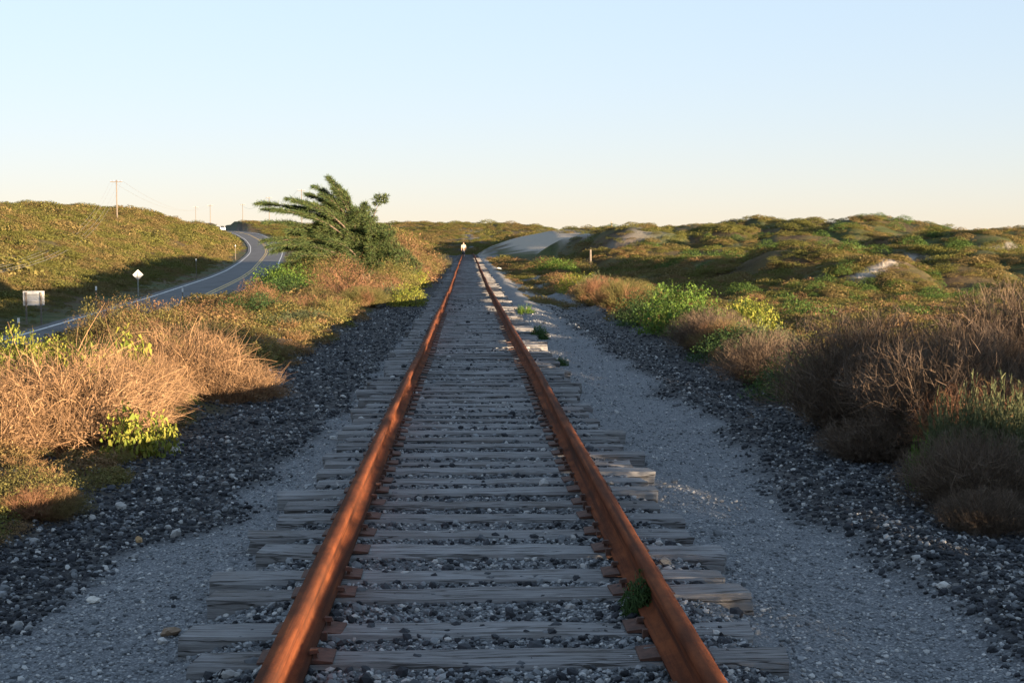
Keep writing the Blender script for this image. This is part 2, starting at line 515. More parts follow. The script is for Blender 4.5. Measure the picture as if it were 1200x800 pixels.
bump(nt, b, mth(nt, 'ADD', mth(nt, 'MULTIPLY', n1, .6), mth(nt, 'MULTIPLY', n2, .5)), .35, .012)
m_plate = plain('plate_rust', (.075, .035, .024), .85, .1, .45, 25, .5)

m_tie, nt, b, out = nodes('weathered_tie_wood')
tc = N(nt, 'TexCoord'); oi = N(nt, 'ObjectInfo')
ad = N(nt, 'VectorMath', operation='ADD'); nt.links.new(tc.outputs['Object'], ad.inputs[0])
cmb = N(nt, 'CombineXYZ')
for q in range(3): nt.links.new(mth(nt, 'MULTIPLY', oi.outputs['Random'], 37.0 + 11 * q), cmb.inputs[q])
nt.links.new(cmb.outputs[0], ad.inputs[1])
mp = N(nt, 'Mapping'); mp.inputs['Scale'].default_value = (.9, 16, 16); nt.links.new(ad.outputs[0], mp.inputs[0])
g1 = noise(nt, mp.outputs[0], 3.0, 7, .65, .4); g2 = noise(nt, ad.outputs[0], 3.5, 4); g3 = noise(nt, mp.outputs[0], 9.0, 3, .5)
c = ramp(nt, g1, [(.30, (.012, .011, .011)), (.40, (.12, .122, .128)), (.6, (.225, .23, .238)), (.8, (.34, .345, .35))])
c = mixc(nt, ramp(nt, g2, [(.48, (0, 0, 0)), (.75, (.8, .8, .8))]), c, (.085, .068, .055))
ck = noise(nt, mp.outputs[0], 1.6, 3, .5, .2)
ck = ramp(nt, mth(nt, 'ABSOLUTE', mth(nt, 'SUBTRACT', ck, .5)), [(.0, (1, 1, 1)), (.012, (.9, .9, .9)), (.022, (0, 0, 0))])
c = mixc(nt, ck, c, (.008, .007, .006))
c = mixc(nt, .3, c, ramp(nt, oi.outputs['Random'], [(0, (.06, .05, .044)), (.5, (.14, .136, .135)), (1, (.24, .24, .24))]))
nt.links.new(c, b.inputs['Base Color']); b.inputs['Roughness'].default_value = .9
bump(nt, b, mth(nt, 'SUBTRACT', mth(nt, 'ADD', g1, mth(nt, 'MULTIPLY', g3, .4)), mth(nt, 'MULTIPLY', ck, 1.2)), .8, .014)

track = empty('railway_track', (0, 0, 0))
tag(track, 'rusty single railway track on weathered wooden ties running straight to the crest', 'railway track')

GA = .7525
RAILP = [(-.068, 0), (.068, 0), (.068, .012), (.02, .028), (.0085, .04), (.0085, .125), (.033, .137), (.036, .15), (.035, .168), (.026, .178), (-.026, .178), (-.035, .168), (-.036, .15), (-.033, .137), (-.0085, .125), (-.0085, .04), (-.02, .028), (-.068, .012)]
for s in (-1, 1):
    ys = np.concatenate([np.arange(-4, 60, .75), np.arange(60, 262, 2.0)])
    wob = .007 * np.sin(ys * .41 + s) + .006 * np.sin(ys * .173 + 2 * s) + .012 * np.sin(ys * .06 + s)
    zw = .006 * np.sin(ys * .3 + s * 2) + .004 * np.sin(ys * .9)
    n = len(RAILP)
    p = np.array(RAILP)
    v = np.empty((len(ys), n, 3))
    v[:, :, 0] = s * GA + wob[:, None] + p[None, :, 0]
    v[:, :, 1] = ys[:, None]
    v[:, :, 2] = ztie(ys)[:, None] + .012 + zw[:, None] + p[None, :, 1]
    i, j = np.meshgrid(np.arange(len(ys) - 1), np.arange(n), indexing='ij')
    f = np.stack([i * n + j, i * n + (j + 1) % n, (i + 1) * n + (j + 1) % n, (i + 1) * n + j], -1).reshape(-1, 4)[:, ::-1]
    link('rail', mesh_of('rail', v.reshape(-1, 3), f, [m_rust]), track)

# tie shapes: a few worn timbers
def tie_mesh(k):
    r = np.random.default_rng(100 + k)
    nx = 11; L = 1.0
    prof = np.array([(-.115, -.165), (.115, -.165), (.118, -.02), (.104, 0), (-.104, 0), (-.118, -.02)])
    v = []
    for q in range(nx):
        x = (q / (nx - 1) - .5) * 2.46
        e = 1 - .05 * (q in (0, nx - 1))
        jit = r.normal(0, .004, prof.shape)
        pp = prof * (e, e if e == 1 else .97) + jit
        xo = r.normal(0, .012, len(prof)) * (q in (0, nx - 1))
        v += [(x + xo[t], pp[t, 0], pp[t, 1]) for t in range(len(prof))]
    n = len(prof); f = []
    for q in range(nx - 1):
        for t in range(n): f.append([q * n + t, (q + 1) * n + t, (q + 1) * n + (t + 1) % n, q * n + (t + 1) % n])
    f.append(list(range(n))); f.append([(nx - 1) * n + t for t in range(n)][::-1])
    me = mesh_of('tie', np.array(v), f, [m_tie])
    bm = bmesh.new(); bm.from_mesh(me); bmesh.ops.recalc_face_normals(bm, faces=bm.faces); bm.to_mesh(me); bm.free()
    return me
tie_meshes = [tie_mesh(k) for k in range(7)]

pl = MB()
pl.add([(-.15, -.09, 0), (.15, -.09, 0), (.15, .09, 0), (-.15, .09, 0), (-.15, -.09, .008), (-.085, -.09, .016), (.085, -.09, .016), (.15, -.09, .008), (-.15, .09, .008), (-.085, .09, .016), (.085, .09, .016), (.15, .09, .008)],
       [[3, 2, 1, 0], [4, 5, 9, 8], [5, 6, 10, 9], [6, 7, 11, 10], [0, 1, 7, 6, 5, 4], [2, 3, 8, 9, 10, 11], [1, 2, 11, 7], [3, 0, 4, 8]])
plate_o = pl.build('tie_plate', m_plate); plate_me = plate_o.data; bpy.data.objects.remove(plate_o)
sp = MB().box((0, 0, .012), (.017, .017, .06)).add([(-.02, -.017, .036), (.02, -.017, .036), (.02, .017, .036), (-.02, .017, .036), (-.014, -.012, .052), (.016, -.013, .055), (.016, .013, .055), (-.014, .012, .052)], [[3, 2, 1, 0], [4, 5, 6, 7], [0, 1, 5, 4], [1, 2, 6, 5], [2, 3, 7, 6], [3, 0, 4, 7]])
sp_o = sp.build('spike', m_plate); spike_me = sp_o.data; bpy.data.objects.remove(sp_o)
an = MB().box((0, 0, -.012), (.17, .022, .022)).box((.075, 0, .012), (.03, .03, .045)).box((-.075, 0, .012), (.03, .03, .045))
an_o = an.build('rail_anchor', m_plate, bevel=.004); anchor_me = an_o.data; bpy.data.objects.remove(an_o)

ty = [1.9, 2.45, 2.95, 3.5, 4.0, 4.45, 4.93, 5.42, 5.86, 6.46, 6.84, 7.36, 7.87, 8.33]
while ty[-1] < 250: ty.append(ty[-1] + random.choice([.40, .43, .45, .47, .50, .42]))
far_v, far_f = [], []
for k, y in enumerate(ty):
    rr = random.Random(k * 7 + 1)
    zt = float(ztie(y)) + rr.uniform(-.022, .0)
    rz = R(rr.uniform(-1.1, 1.1)); xo = rr.uniform(-.07, .07); scx = rr.uniform(.95, 1.05)
    if k < 285:
        t = link('tie', tie_meshes[rr.randrange(7)], track, (xo, y, zt), (R(rr.uniform(-2, 2)), R(rr.uniform(-.35, .35)), rz + (math.pi if rr.random() < .5 else 0)), (scx, rr.uniform(.85, 1.05), 1))
        if k < 75:
            inv = t.matrix_basis.inverted()
            for s in (-1, 1):
                wx = s * GA + .007 * math.sin(y * .41 + s) + .006 * math.sin(y * .173 + 2 * s) + .012 * math.sin(y * .06 + s)
                p = link('tie_plate', plate_me, t); p.matrix_basis = inv @ Matrix.Translation((wx, y, zt + .003)) @ Matrix.Rotation(R(rr.uniform(-3, 3)), 4, 'Z')
                if k < 34:
                    for sx in (-1, 1):
                        if rr.random() < .12: continue
                        q = link('spike', spike_me, t)
                        q.matrix_basis = inv @ Matrix.Translation((wx + sx * .082, y + rr.uniform(-.06, .06), zt + .0 + rr.uniform(-.012, .006))) @ Matrix.Rotation(0 if sx < 0 else math.pi, 4, 'Z') @ Matrix.Rotation(R(rr.uniform(-8, 8)), 4, 'Y')
                if k < 40 and rr.random() < .55:
                    q = link('rail_anchor', anchor_me, t)
                    q.matrix_basis = inv @ Matrix.Translation((wx, y + rr.choice((-.14, .14)), zt + .0))
    else:
        c0 = len(far_v)
        for (px_, py_, pz_) in ((-1.23, -.11, -.1), (1.23, -.11, -.1), (1.23, .11, -.1), (-1.23, .11, -.1), (-1.23, -.11, 0), (1.23, -.11, 0), (1.23, .11, 0), (-1.23, .11, 0)):
            far_v.append((px_ + xo, py_ + y, pz_ + zt))
        far_f += [[a + c0 for a in q] for q in ([4, 5, 6, 7], [0, 1, 5, 4], [1, 2, 6, 5], [2, 3, 7, 6], [3, 0, 4, 7])]
if far_v:
    tag(link('far_ties', mesh_of('far_ties', np.array(far_v), far_f, [m_tie]), track), kind='stuff')

# ------------------------------------------------------------------ instanced stuff
def scatter(name, pts, rot, scl, idx, meshes):
    """stuff: one object whose points carry small pieces"""
    coll = bpy.data.collections.new(name + '_pieces')
    for k, me in enumerate(meshes):
        coll.objects.link(bpy.data.objects.new('%s_piece_%02d' % (name, k), me))
    me = bpy.data.meshes.new(name)
    me.vertices.add(len(pts)); me.vertices.foreach_set('co', np.asarray(pts, np.float32).ravel())
    for nm, typ, arr, key in (('rot', 'FLOAT_VECTOR', rot, 'vector'), ('scl', 'FLOAT_VECTOR', scl, 'vector'), ('idx', 'INT', idx, 'value')):
        a = me.attributes.new(nm, typ, 'POINT')
        a.data.foreach_set(key, np.asarray(arr, np.int32 if typ == 'INT' else np.float32).ravel())
    me.update()
    o = link(name, me)
    ng = bpy.data.node_groups.new(name, 'GeometryNodeTree')
    ng.interface.new_socket('Geometry', in_out='INPUT', socket_type='NodeSocketGeometry')
    ng.interface.new_socket('Geometry', in_out='OUTPUT', socket_type='NodeSocketGeometry')
    gi = ng.nodes.new('NodeGroupInput'); go = ng.nodes.new('NodeGroupOutput')
    ci = ng.nodes.new('GeometryNodeCollectionInfo'); ci.inputs['Collection'].default_value = coll
    ci.inputs['Separate Children'].default_value = True; ci.inputs['Reset Children'].default_value = True
    iop = ng.nodes.new('GeometryNodeInstanceOnPoints'); iop.inputs['Pick Instance'].default_value = True
    def na(nm, dt):
        n = ng.nodes.new('GeometryNodeInputNamedAttribute'); n.data_type = dt; n.inputs['Name'].default_value = nm
        return n.outputs['Attribute']
    ng.links.new(gi.outputs[0], iop.inputs['Points']); ng.links.new(ci.outputs[0], iop.inputs['Instance'])
    ng.links.new(na('idx', 'INT'), iop.inputs['Instance Index']); ng.links.new(na('rot', 'FLOAT_VECTOR'), iop.inputs['Rotation']); ng.links.new(na('scl', 'FLOAT_VECTOR'), iop.inputs['Scale'])
    ng.links.new(iop.outputs[0], go.inputs[0])
    md = o.modifiers.new('scatter', 'NODES'); md.node_group = ng
    return o


def stone_mesh(k, mat, sub=1):
    r = np.random.default_rng(200 + k)
    bm = bmesh.new(); bmesh.ops.create_icosphere(bm, subdivisions=sub, radius=.5)
    for v in bm.verts:
        v.co *= 1 + r.normal(0, .16)
    bmesh.ops.scale(bm, vec=(1, r.uniform(.65, .95), r.uniform(.45, .75)), verts=bm.verts)
    me = bpy.data.meshes.new('stone'); bm.to_mesh(me); bm.free(); me.materials.append(mat)
    return me


def stone_mat(name, stops):
    m, nt, b, out = nodes(name)
    oi = N(nt, 'ObjectInfo'); tc = N(nt, 'TexCoord')
    c = ramp(nt, oi.outputs['Random'], stops, 'LINEAR')
    nz = noise(nt, tc.outputs['Object'], 3, 4, .65)
    c = mixc(nt, mth(nt, 'MULTIPLY', nz, .55), c, tuple(k * .5 for k in stops[1][1]))
    nt.links.new(c, b.inputs['Base Color']); b.inputs['Roughness'].default_value = .8; b.inputs['Specular IOR Level'].default_value = .35
    return m


m_st_dark = stone_mat('ballast_stone', [(0, (.007, .009, .013)), (.5, (.022, .025, .032)), (.7, (.05, .057, .067)), (.88, (.18, .19, .20)), (1, (.48, .47, .45))])
m_st_fine = stone_mat('fine_gravel', [(0, (.06, .068, .078)), (.45, (.19, .205, .22)), (.8, (.31, .32, .33)), (1, (.52, .51, .49))])
st_dark = [stone_mesh(k, m_st_dark) for k in range(6)]
st_fine = [stone_mesh(10 + k, m_st_fine) for k in range(6)]


def spread(n, x0, x1, y0, y1, power=1.6):
    """points whose density falls with distance"""
    u = rng.random(n)
    a, b_ = y0 ** (1 - power), y1 ** (1 - power)
    y = (a + u * (b_ - a)) ** (1 / (1 - power))
    return rng.uniform(x0, x1, n), y


def make_stones(name, n, size, zone, x0, x1, y0, y1, meshes, power=1.6, sink=.25, grow=0.0):
    x, y = spread(n, x0, x1, y0, y1, power)
    z = zones(x, y)
    dens = zone(x, y, z)
    keep = rng.random(n) < dens
    x, y = x[keep], y[keep]
    if name != 'ballast_stones':   # mostly between the ties, few stones lie on top of them
        ty_ = np.array(ty); q_ = np.clip(np.searchsorted(ty_, y), 1, len(ty_) - 1)
        near = np.minimum(np.abs(ty_[q_] - y), np.abs(ty_[q_ - 1] - y))
        k2 = (near > .105) | (np.abs(x) > 1.3) | (rng.random(len(x)) < .06) | ((np.abs(np.abs(x) - .78) < .2) & (rng.random(len(x)) < .25))
        x, y = x[k2], y[k2]
    s = size[0] * np.exp(rng.normal(0, size[1], len(x))) * (1 + grow * np.maximum(y - 8, 0))
    zz = H(x, y) + s * (.5 - sink) * .55
    rot = np.stack([rng.normal(0, .35, len(x)), rng.normal(0, .35, len(x)), rng.uniform(0, 6.28, len(x))], 1)
    o = scatter(name, np.stack([x, y, zz], 1), rot, np.stack([s, s, s], 1), rng.integers(0, len(meshes), len(x)), meshes)
    tag(o, kind='stuff')
    return o


make_stones('ballast_stones', 170000, (.029, .36), lambda x, y, z: np.clip(z[:, 0] + .5 * z[:, 1], 0, 1) * (1 - .5 * z[:, 1]) * (1 - z[:, 2]), -7, 7, 3.2, 48, st_dark, 1.75, .2, .014)
make_stones('gravel', 170000, (.014, .40), lambda x, y, z: np.where(np.abs(x) < 1.25, .8, (1 - z[:, 0] * .7) * (1 - z[:, 1]) * (1 - .8 * z[:, 2]) * .55), -3.5, 3.2, 3.2, 40, st_fine, 1.9, .2, .03)
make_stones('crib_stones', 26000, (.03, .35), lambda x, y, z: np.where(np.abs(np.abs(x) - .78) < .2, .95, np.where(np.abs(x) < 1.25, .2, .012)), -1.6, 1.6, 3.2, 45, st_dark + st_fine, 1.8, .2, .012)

# a few larger loose stones that stand out
for px_, d_, s_, col_, lab in ((101, 6.75, .05, (.5, .48, .44), 'white angular stone on the dark ballast'), (192, 6.15, .075, (.16, .11, .07), 'brown rounded stone lying beside the tie ends'), (156, 8.2, .055, (.30, .19, .09), 'tan stone among the dark ballast stones'), (1114, 6.9, .06, (.4, .39, .37), 'pale stone on the dark ballast beside the gravel path')):
    x_ = X(px_, d_)
    o = link('loose_stone', stone_mesh(40 + px_, plain('stone_%d' % px_, col_, .85, 0, .2, 30), 2), None, (x_, d_, Hs(x_, d_) + s_ * .2), (.2, .1, px_), (s_ * 1.2,) * 3)
    tag(o, lab, 'stone')

# ------------------------------------------------------------------ plants
def norm(a): return a / np.maximum(np.linalg.norm(a, axis=-1, keepdims=True), 1e-9)


def ribbons(root, d, L, w, bend, seg, r, t0=None):
    """flat tapering stems: root (n,3), unit dir (n,3), length (n), width (n), bend (n,3) sideways pull"""
    n = len(root)
    t = np.linspace(0, 1, seg + 1)
    P = root[:, None] + d[:, None] * (L[:, None] * t)[..., None] + bend[:, None] * ((t ** 2)[None, :] * L[:, None])[..., None]
    tan = norm(d[:, None] + bend[:, None] * (2 * t)[None, :, None])
    sv = norm(np.cross(tan, norm(r.normal(size=(n, 1, 3)))))
    ww = (w[:, None] * (1 - .75 * t)[None, :])[..., None] * .5
    v = np.stack([P - sv * ww, P + sv * ww], 2).reshape(-1, 3)
    k = np.arange(n)[:, None] * (seg + 1) * 2 + np.arange(seg)[None, :] * 2
    f = np.stack([k, k + 1, k + 3, k + 2], -1).reshape(-1, 4)
    rnd = r.random(n) if t0 is None else t0
    tint = np.zeros((n, seg + 1, 2, 3)); tint[..., 0] = rnd[:, None, None]; tint[..., 1] = t[None, :, None]
    return v, f, tint.reshape(-1, 3), P


def leaves(c, nrm, s, asp, r, along=None):
    """diamond leaves folded a little along the midrib"""
    n = len(c)
    u = norm(np.cross(nrm, norm(r.normal(size=(n, 3)))))
    w = np.cross(nrm, u)
    a = c - u * s[:, None] * .5; b_ = c + u * s[:, None] * .5 - nrm * (s * .15)[:, None]
    l = c + w * (s * asp * .5)[:, None] + nrm * (s * .12)[:, None]; q = c - w * (s * asp * .5)[:, None] + nrm * (s * .12)[:, None]
    v = np.stack([a, l, b_, q], 1).reshape(-1, 3)
    f = np.arange(4 * n).reshape(n, 4)
    tint = np.zeros((n, 4, 3)); tint[..., 0] = r.random(n)[:, None]; tint[..., 1] = 1.0 if along is None else along[:, None]
    return v, f, tint.reshape(-1, 3)


def merge(parts):
    v, f, t = [], [], []; b0 = 0
    for p in parts:
        v.append(p[0]); f.append(p[1] + b0); t.append(p[2]); b0 += len(p[0])
    return np.vstack(v), np.vstack(f), np.vstack(t)


def sphere_pts(n, r, up=.0):
    d = norm(r.normal(size=(n, 3))); d[:, 2] = np.abs(d[:, 2]) if up == 0 else d[:, 2]
    return d


def lump(d, seed, amp=.28, fr=2.2):
    return 1 + np.minimum(.16, amp * (pn(d[:, 0] * fr + 7, d[:, 1] * fr + d[:, 2] * fr, seed) + .5 * pn(d[:, 0] * fr * 2.3, d[:, 1] * fr * 2.3 - d[:, 2] * fr, seed + 3)))


def straw_bush(seed, n=5200, w=.0075, h=.72):
    """tangled dry stems, ragged outline"""
    r = np.random.default_rng(seed)
    d = sphere_pts(n, r); rad_ = lump(d, seed, .5, 2.6) * r.uniform(.35, 1.0, n) ** .55
    c = d * rad_[:, None] * (1, 1, h)
    dr = norm(d * .75 + norm(r.normal(size=(n, 3))) * .8 + np.array([0, 0, .35]))
    L = r.uniform(.06, .30, n); bend = np.stack([d[:, 0] * .2, d[:, 1] * .2, -r.uniform(-.1, .6, n)], 1) + np.clip(r.normal(0, .45, (n, 3)), -.8, .8)
    A = ribbons(c - dr * .08, dr, L, np.full(n, w) * r.uniform(.5, 1.4, n), bend, 4, r)
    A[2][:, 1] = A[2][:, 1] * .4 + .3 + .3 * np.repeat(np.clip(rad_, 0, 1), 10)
    m = n // 3
    a = r.uniform(0, 6.28, m); q = r.uniform(0, .75, m) ** .6
    root = np.stack([np.cos(a) * q, np.sin(a) * q, 0 * a], 1)
    dr = norm(np.stack([root[:, 0] * 1.1, root[:, 1] * 1.1, np.full(m, .8)], 1) + np.clip(r.normal(0, .3, (m, 3)), -.5, .5))
    B = ribbons(root, dr, r.uniform(.25, .55, m) * h, np.full(m, w * .9), np.clip(r.normal(0, .35, (m, 3)), -.5, .5), 4, r)
    k = 1500; dd = sphere_pts(k, r); cc = dd * (lump(dd, seed, .5, 2.6) * r.uniform(.7, 1.02, k))[:, None] * (1, 1, h)
    C = leaves(cc, norm(dd + r.normal(0, .6, (k, 3))), r.uniform(.018, .045, k), .45, r)
    return merge([A[:3], B[:3], C])


def twig_bush(seed, n=420, w=.011, h=1.0, spread_=.75, tw=9):
    """rounded bush of fine forking twigs fanning from the base"""
    r = np.random.default_rng(seed)
    d = sphere_pts(n, r); d[:, 2] = np.abs(d[:, 2]) * .8 + .22; d = norm(d)
    a = r.uniform(0, 6.28, n); q = r.uniform(0, 1, n) ** .5 * .4
    root = np.stack([np.cos(a) * q, np.sin(a) * q, 0 * a - .03], 1)
    tip = d * np.array([1, 1, h]) * (lump(d, seed, .22, 2.4) * r.uniform(.5, .93, n))[:, None]
    dr = norm(tip - root + np.array([0, 0, .08])); L = np.linalg.norm(tip - root, axis=1)
    A = ribbons(root, dr, L, np.full(n, w) * r.uniform(.7, 1.2, n), np.clip(r.normal(0, .12, (n, 3)), -.2, .12), 5, r)
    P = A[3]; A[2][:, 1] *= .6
    out = [A[:3]]
    for lv, (cnt, ll, wf, t_lo) in enumerate(((tw, .22, .75, 1), (tw + 6, .11, .6, 2))):
        k = r.integers(t_lo, 6, (n, cnt)); base = P[np.arange(n)[:, None], k].reshape(-1, 3)
        base = base + (P[np.arange(n)[:, None], np.minimum(k + 1, 5)].reshape(-1, 3) - base) * r.random((n * cnt, 1)) + r.normal(0, .03 * lv + .001, (n * cnt, 3))
        dd = norm(np.repeat(dr, cnt, 0) * .75 + r.normal(0, .45, (n * cnt, 3)) + np.array([0, 0, .25]))
        B = ribbons(base, dd, r.uniform(.4, 1.3, n * cnt) * ll, np.full(n * cnt, w * wf), np.clip(r.normal(0, .22, (n * cnt, 3)), -.4, .4) + np.array([0, 0, .1]), 3, r)
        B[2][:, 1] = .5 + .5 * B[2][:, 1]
        out.append(B[:3])
    v, f, t = merge(out)
    rr_ = np.linalg.norm(v / np.array([1, 1, h]), axis=1)      # stray tips drawn back to the rounded outline
    v = v * np.where(rr_ > 1.0, (1.0 + .25 * (rr_ - 1.0)) / rr_, 1)[:, None]
    return v, f, t


def leaf_bush(seed, n=3600, s=.05, asp=.6, h=.75, amp=.35, fr=2.4, shell=.6, stems=250):
    r = np.random.default_rng(seed)
    d = sphere_pts(n, r); rad_ = lump(d, seed, amp, fr) * r.uniform(shell, 1.02, n) ** .7
    c = d * rad_[:, None] * (1, 1, h); c[:, 2] = np.maximum(c[:, 2], .02)
    nr = norm(d * .7 + np.array([0, 0, .5]) + r.normal(0, .55, (n, 3)))
    A = leaves(c, nr, s * np.exp(r.normal(0, .3, n)), asp, r)
    k = stems; dd = sphere_pts(k, r)
    a = r.uniform(0, 6.28, k); q = r.uniform(0, .5, k)
    root = np.stack([np.cos(a) * q, np.sin(a) * q, 0 * a], 1)
    tip = dd * (1, 1, h) * .9; L = np.linalg.norm(tip - root, axis=1)
    B = ribbons(root, norm(tip - root), L, np.full(k, .012), r.normal(0, .1, (k, 3)), 3, r)
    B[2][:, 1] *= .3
    return merge([A, B[:3]])


def sprig_bush(seed, n=260, h=.8, lw=.02):
    """upright feathery sprigs"""
    r = np.random.default_rng(seed)
    a = r.uniform(0, 6.28, n); q = r.uniform(0, 1, n) ** .5
    root = np.stack([np.cos(a) * q * .6, np.sin(a) * q * .6, 0 * a], 1)
    dr = norm(np.stack([np.cos(a) * q * .55, np.sin(a) * q * .55, np.full(n, .8)], 1) + r.normal(0, .12, (n, 3)))
    L = r.uniform(.65, 1.05, n) * h * (1.05 - .35 * q)
    A = ribbons(root, dr, L, np.full(n, .012), r.normal(0, .12, (n, 3)), 5, r)
    cnt = 26; P = A[3]
    t = r.uniform(1.6, 5, (n, cnt)); k = np.minimum(t.astype(int), 4); fr = (t - k)[..., None]
    I = np.arange(n)[:, None]
    base = (P[I, k] * (1 - fr) + P[I, k + 1] * fr).reshape(-1, 3)
    dd = norm(np.repeat(dr, cnt, 0) * .8 + r.normal(0, .6, (n * cnt, 3)))
    B = ribbons(base, dd, r.uniform(.04, .09, n * cnt), np.full(n * cnt, lw), r.normal(0, .2, (n * cnt, 3)), 2, r)
    B[2][:, 1] = np.clip(np.repeat(t.ravel() / 5, 6) * .7 + .3, 0, 1)
    return merge([A[:3], B[:3]])


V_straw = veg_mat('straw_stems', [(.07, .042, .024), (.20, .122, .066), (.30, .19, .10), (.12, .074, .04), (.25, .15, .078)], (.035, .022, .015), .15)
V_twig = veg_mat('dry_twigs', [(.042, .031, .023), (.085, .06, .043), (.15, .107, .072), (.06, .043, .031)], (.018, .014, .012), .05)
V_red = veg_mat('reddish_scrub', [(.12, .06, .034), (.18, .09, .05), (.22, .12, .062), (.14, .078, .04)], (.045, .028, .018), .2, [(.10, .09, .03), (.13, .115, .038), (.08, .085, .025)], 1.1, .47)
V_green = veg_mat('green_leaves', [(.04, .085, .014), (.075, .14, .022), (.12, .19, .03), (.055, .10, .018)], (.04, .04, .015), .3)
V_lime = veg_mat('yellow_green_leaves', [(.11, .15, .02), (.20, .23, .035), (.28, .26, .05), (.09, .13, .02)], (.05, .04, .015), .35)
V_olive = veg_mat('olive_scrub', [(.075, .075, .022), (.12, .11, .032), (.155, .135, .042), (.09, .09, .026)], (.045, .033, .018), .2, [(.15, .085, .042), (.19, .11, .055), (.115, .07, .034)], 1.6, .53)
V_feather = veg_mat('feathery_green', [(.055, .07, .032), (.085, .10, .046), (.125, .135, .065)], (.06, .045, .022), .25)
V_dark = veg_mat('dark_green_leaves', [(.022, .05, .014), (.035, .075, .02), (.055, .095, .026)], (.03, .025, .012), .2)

PM = {}
def proto(key, gen, mat):
    v, f, t = gen
    PM[key] = mesh_of(key, v, f, [mat], False, t)
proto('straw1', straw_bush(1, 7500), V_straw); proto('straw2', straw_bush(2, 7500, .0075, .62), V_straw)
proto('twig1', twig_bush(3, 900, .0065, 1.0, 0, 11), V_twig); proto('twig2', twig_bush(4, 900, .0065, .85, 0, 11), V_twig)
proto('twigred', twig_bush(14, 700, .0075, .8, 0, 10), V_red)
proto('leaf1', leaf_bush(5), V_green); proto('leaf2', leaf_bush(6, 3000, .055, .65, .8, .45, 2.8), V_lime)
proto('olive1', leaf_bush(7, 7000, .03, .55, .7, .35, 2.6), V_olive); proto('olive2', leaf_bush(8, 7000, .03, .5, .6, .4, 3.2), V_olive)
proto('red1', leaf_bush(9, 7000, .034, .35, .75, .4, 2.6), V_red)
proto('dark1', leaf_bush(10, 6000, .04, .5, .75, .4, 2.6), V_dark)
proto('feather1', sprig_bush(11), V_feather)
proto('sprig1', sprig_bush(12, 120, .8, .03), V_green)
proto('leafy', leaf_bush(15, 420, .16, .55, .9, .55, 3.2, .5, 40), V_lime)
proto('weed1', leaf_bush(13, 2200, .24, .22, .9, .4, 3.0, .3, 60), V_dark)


def bush(key, x, y, rx, rz, label, name='bush', cat='bush', group=None, ry=None, rot=None, dz=-.03, part='foliage'):
    e = empty(name, (x, y, Hs(x, y) + dz), random.uniform(0, 6.28) if rot is None else rot)
    link(part, PM[key], e, scale=(rx, ry or rx, rz))
    tag(e, label, cat, group)
    return e


def bp(key, px, d, rx, rz, label, **k): return bush(key, X(px, d), d, rx, rz, label, **k)


# left of the track, near to far
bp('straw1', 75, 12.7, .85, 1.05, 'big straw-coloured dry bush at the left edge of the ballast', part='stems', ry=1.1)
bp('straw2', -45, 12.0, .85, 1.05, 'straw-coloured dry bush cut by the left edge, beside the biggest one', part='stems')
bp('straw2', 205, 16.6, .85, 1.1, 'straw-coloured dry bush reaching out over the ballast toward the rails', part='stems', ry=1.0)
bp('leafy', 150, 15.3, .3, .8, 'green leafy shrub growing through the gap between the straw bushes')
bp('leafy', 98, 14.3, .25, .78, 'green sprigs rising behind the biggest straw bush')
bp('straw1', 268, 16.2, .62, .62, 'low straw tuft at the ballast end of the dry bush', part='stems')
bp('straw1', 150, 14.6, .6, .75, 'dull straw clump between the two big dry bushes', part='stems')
bp('olive2', 22, 9.3, .42, .5, 'small brown bush with yellow leaf tips on the near left ballast', rot=1)
bp('twigred', 40, 9.1, .38, .3, 'low dry twiggy clump under the small yellow-tipped bush', part='stems')
bp('leafy', 148, 11.75, .24, .5, 'bright green leafy weed in front of the big straw bush', name='leafy_weed', cat='plant')
bp('leafy', 186, 11.8, .16, .4, 'dark green weed at the edge of the ballast by the straw bush', name='leafy_weed', cat='plant')
bp('leaf2', 8, 15.6, .5, .98, 'tall yellow-green leafy shrub behind the big straw bush at the left edge')
bp('leaf2', 58, 16.2, .4, .74, 'yellow-green leafy shrub standing between the leafy edge shrub and the road')
bp('leaf1', 118, 16.9, .45, .7, 'green leafy bush poking up behind the straw bushes')
bp('red1', 92, 17.5, .55, .66, 'rusty red scrub bush behind the green leafy bush')
bp('olive1', 128, 24.0, .75, 1.12, 'olive brown rounded bush in front of the road bend')
bp('olive2', 178, 25.0, .85, 1.25, 'broad olive brown bush beside the rounded one above the road')
bp('olive1', 222, 26.0, .75, 1.1, 'olive brown bush in the middle of the row above the road')
bp('olive2', 262, 27.0, .7, .85, 'last olive bush of the row, sloping down to the track side')
bp('red1', 165, 22.6, .8, .8, 'rust brown bush low in front of the olive row')
bp('red1', 240, 23.5, .7, .62, 'rust brown low scrub at the ballast edge below the olive row')
bp('feather1', 318, 28.0, .6, .35, 'low pale green ground shrub at the ballast edge', part='sprigs')
bp('feather1', 355, 31.0, .7, .4, 'low pale yellow-green shrub where the ballast narrows', part='sprigs')
bp('dark1', 296, 33.0, .9, .75, 'dark green low bush beside the rust bushes above the road')
bp('red1', 300, 36.5, .7, 1.1, 'reddish bush standing over the dark green one by the road')
bp('red1', 345, 35.0, .75, .7, 'reddish low bush left of the big rust clump')
bp('dark1', 338, 44.0, 1.1, 1.2, 'dark green rounded bush under the low cypress boughs')
bp('red1', 400, 44.0, 1.25, 1.75, 'big rust brown bush in front of the leaning cypress')
bp('red1', 372, 40.0, .8, .85, 'rust brown bush at the foot of the big one')
bp('twigred', 425, 41.5, 1.0, .8, 'dry rust brown twiggy bush low at the ballast edge', part='stems')
bp('red1', 448, 46.0, 1.0, 1.35, 'tan brown bush between the cypress and the rails')
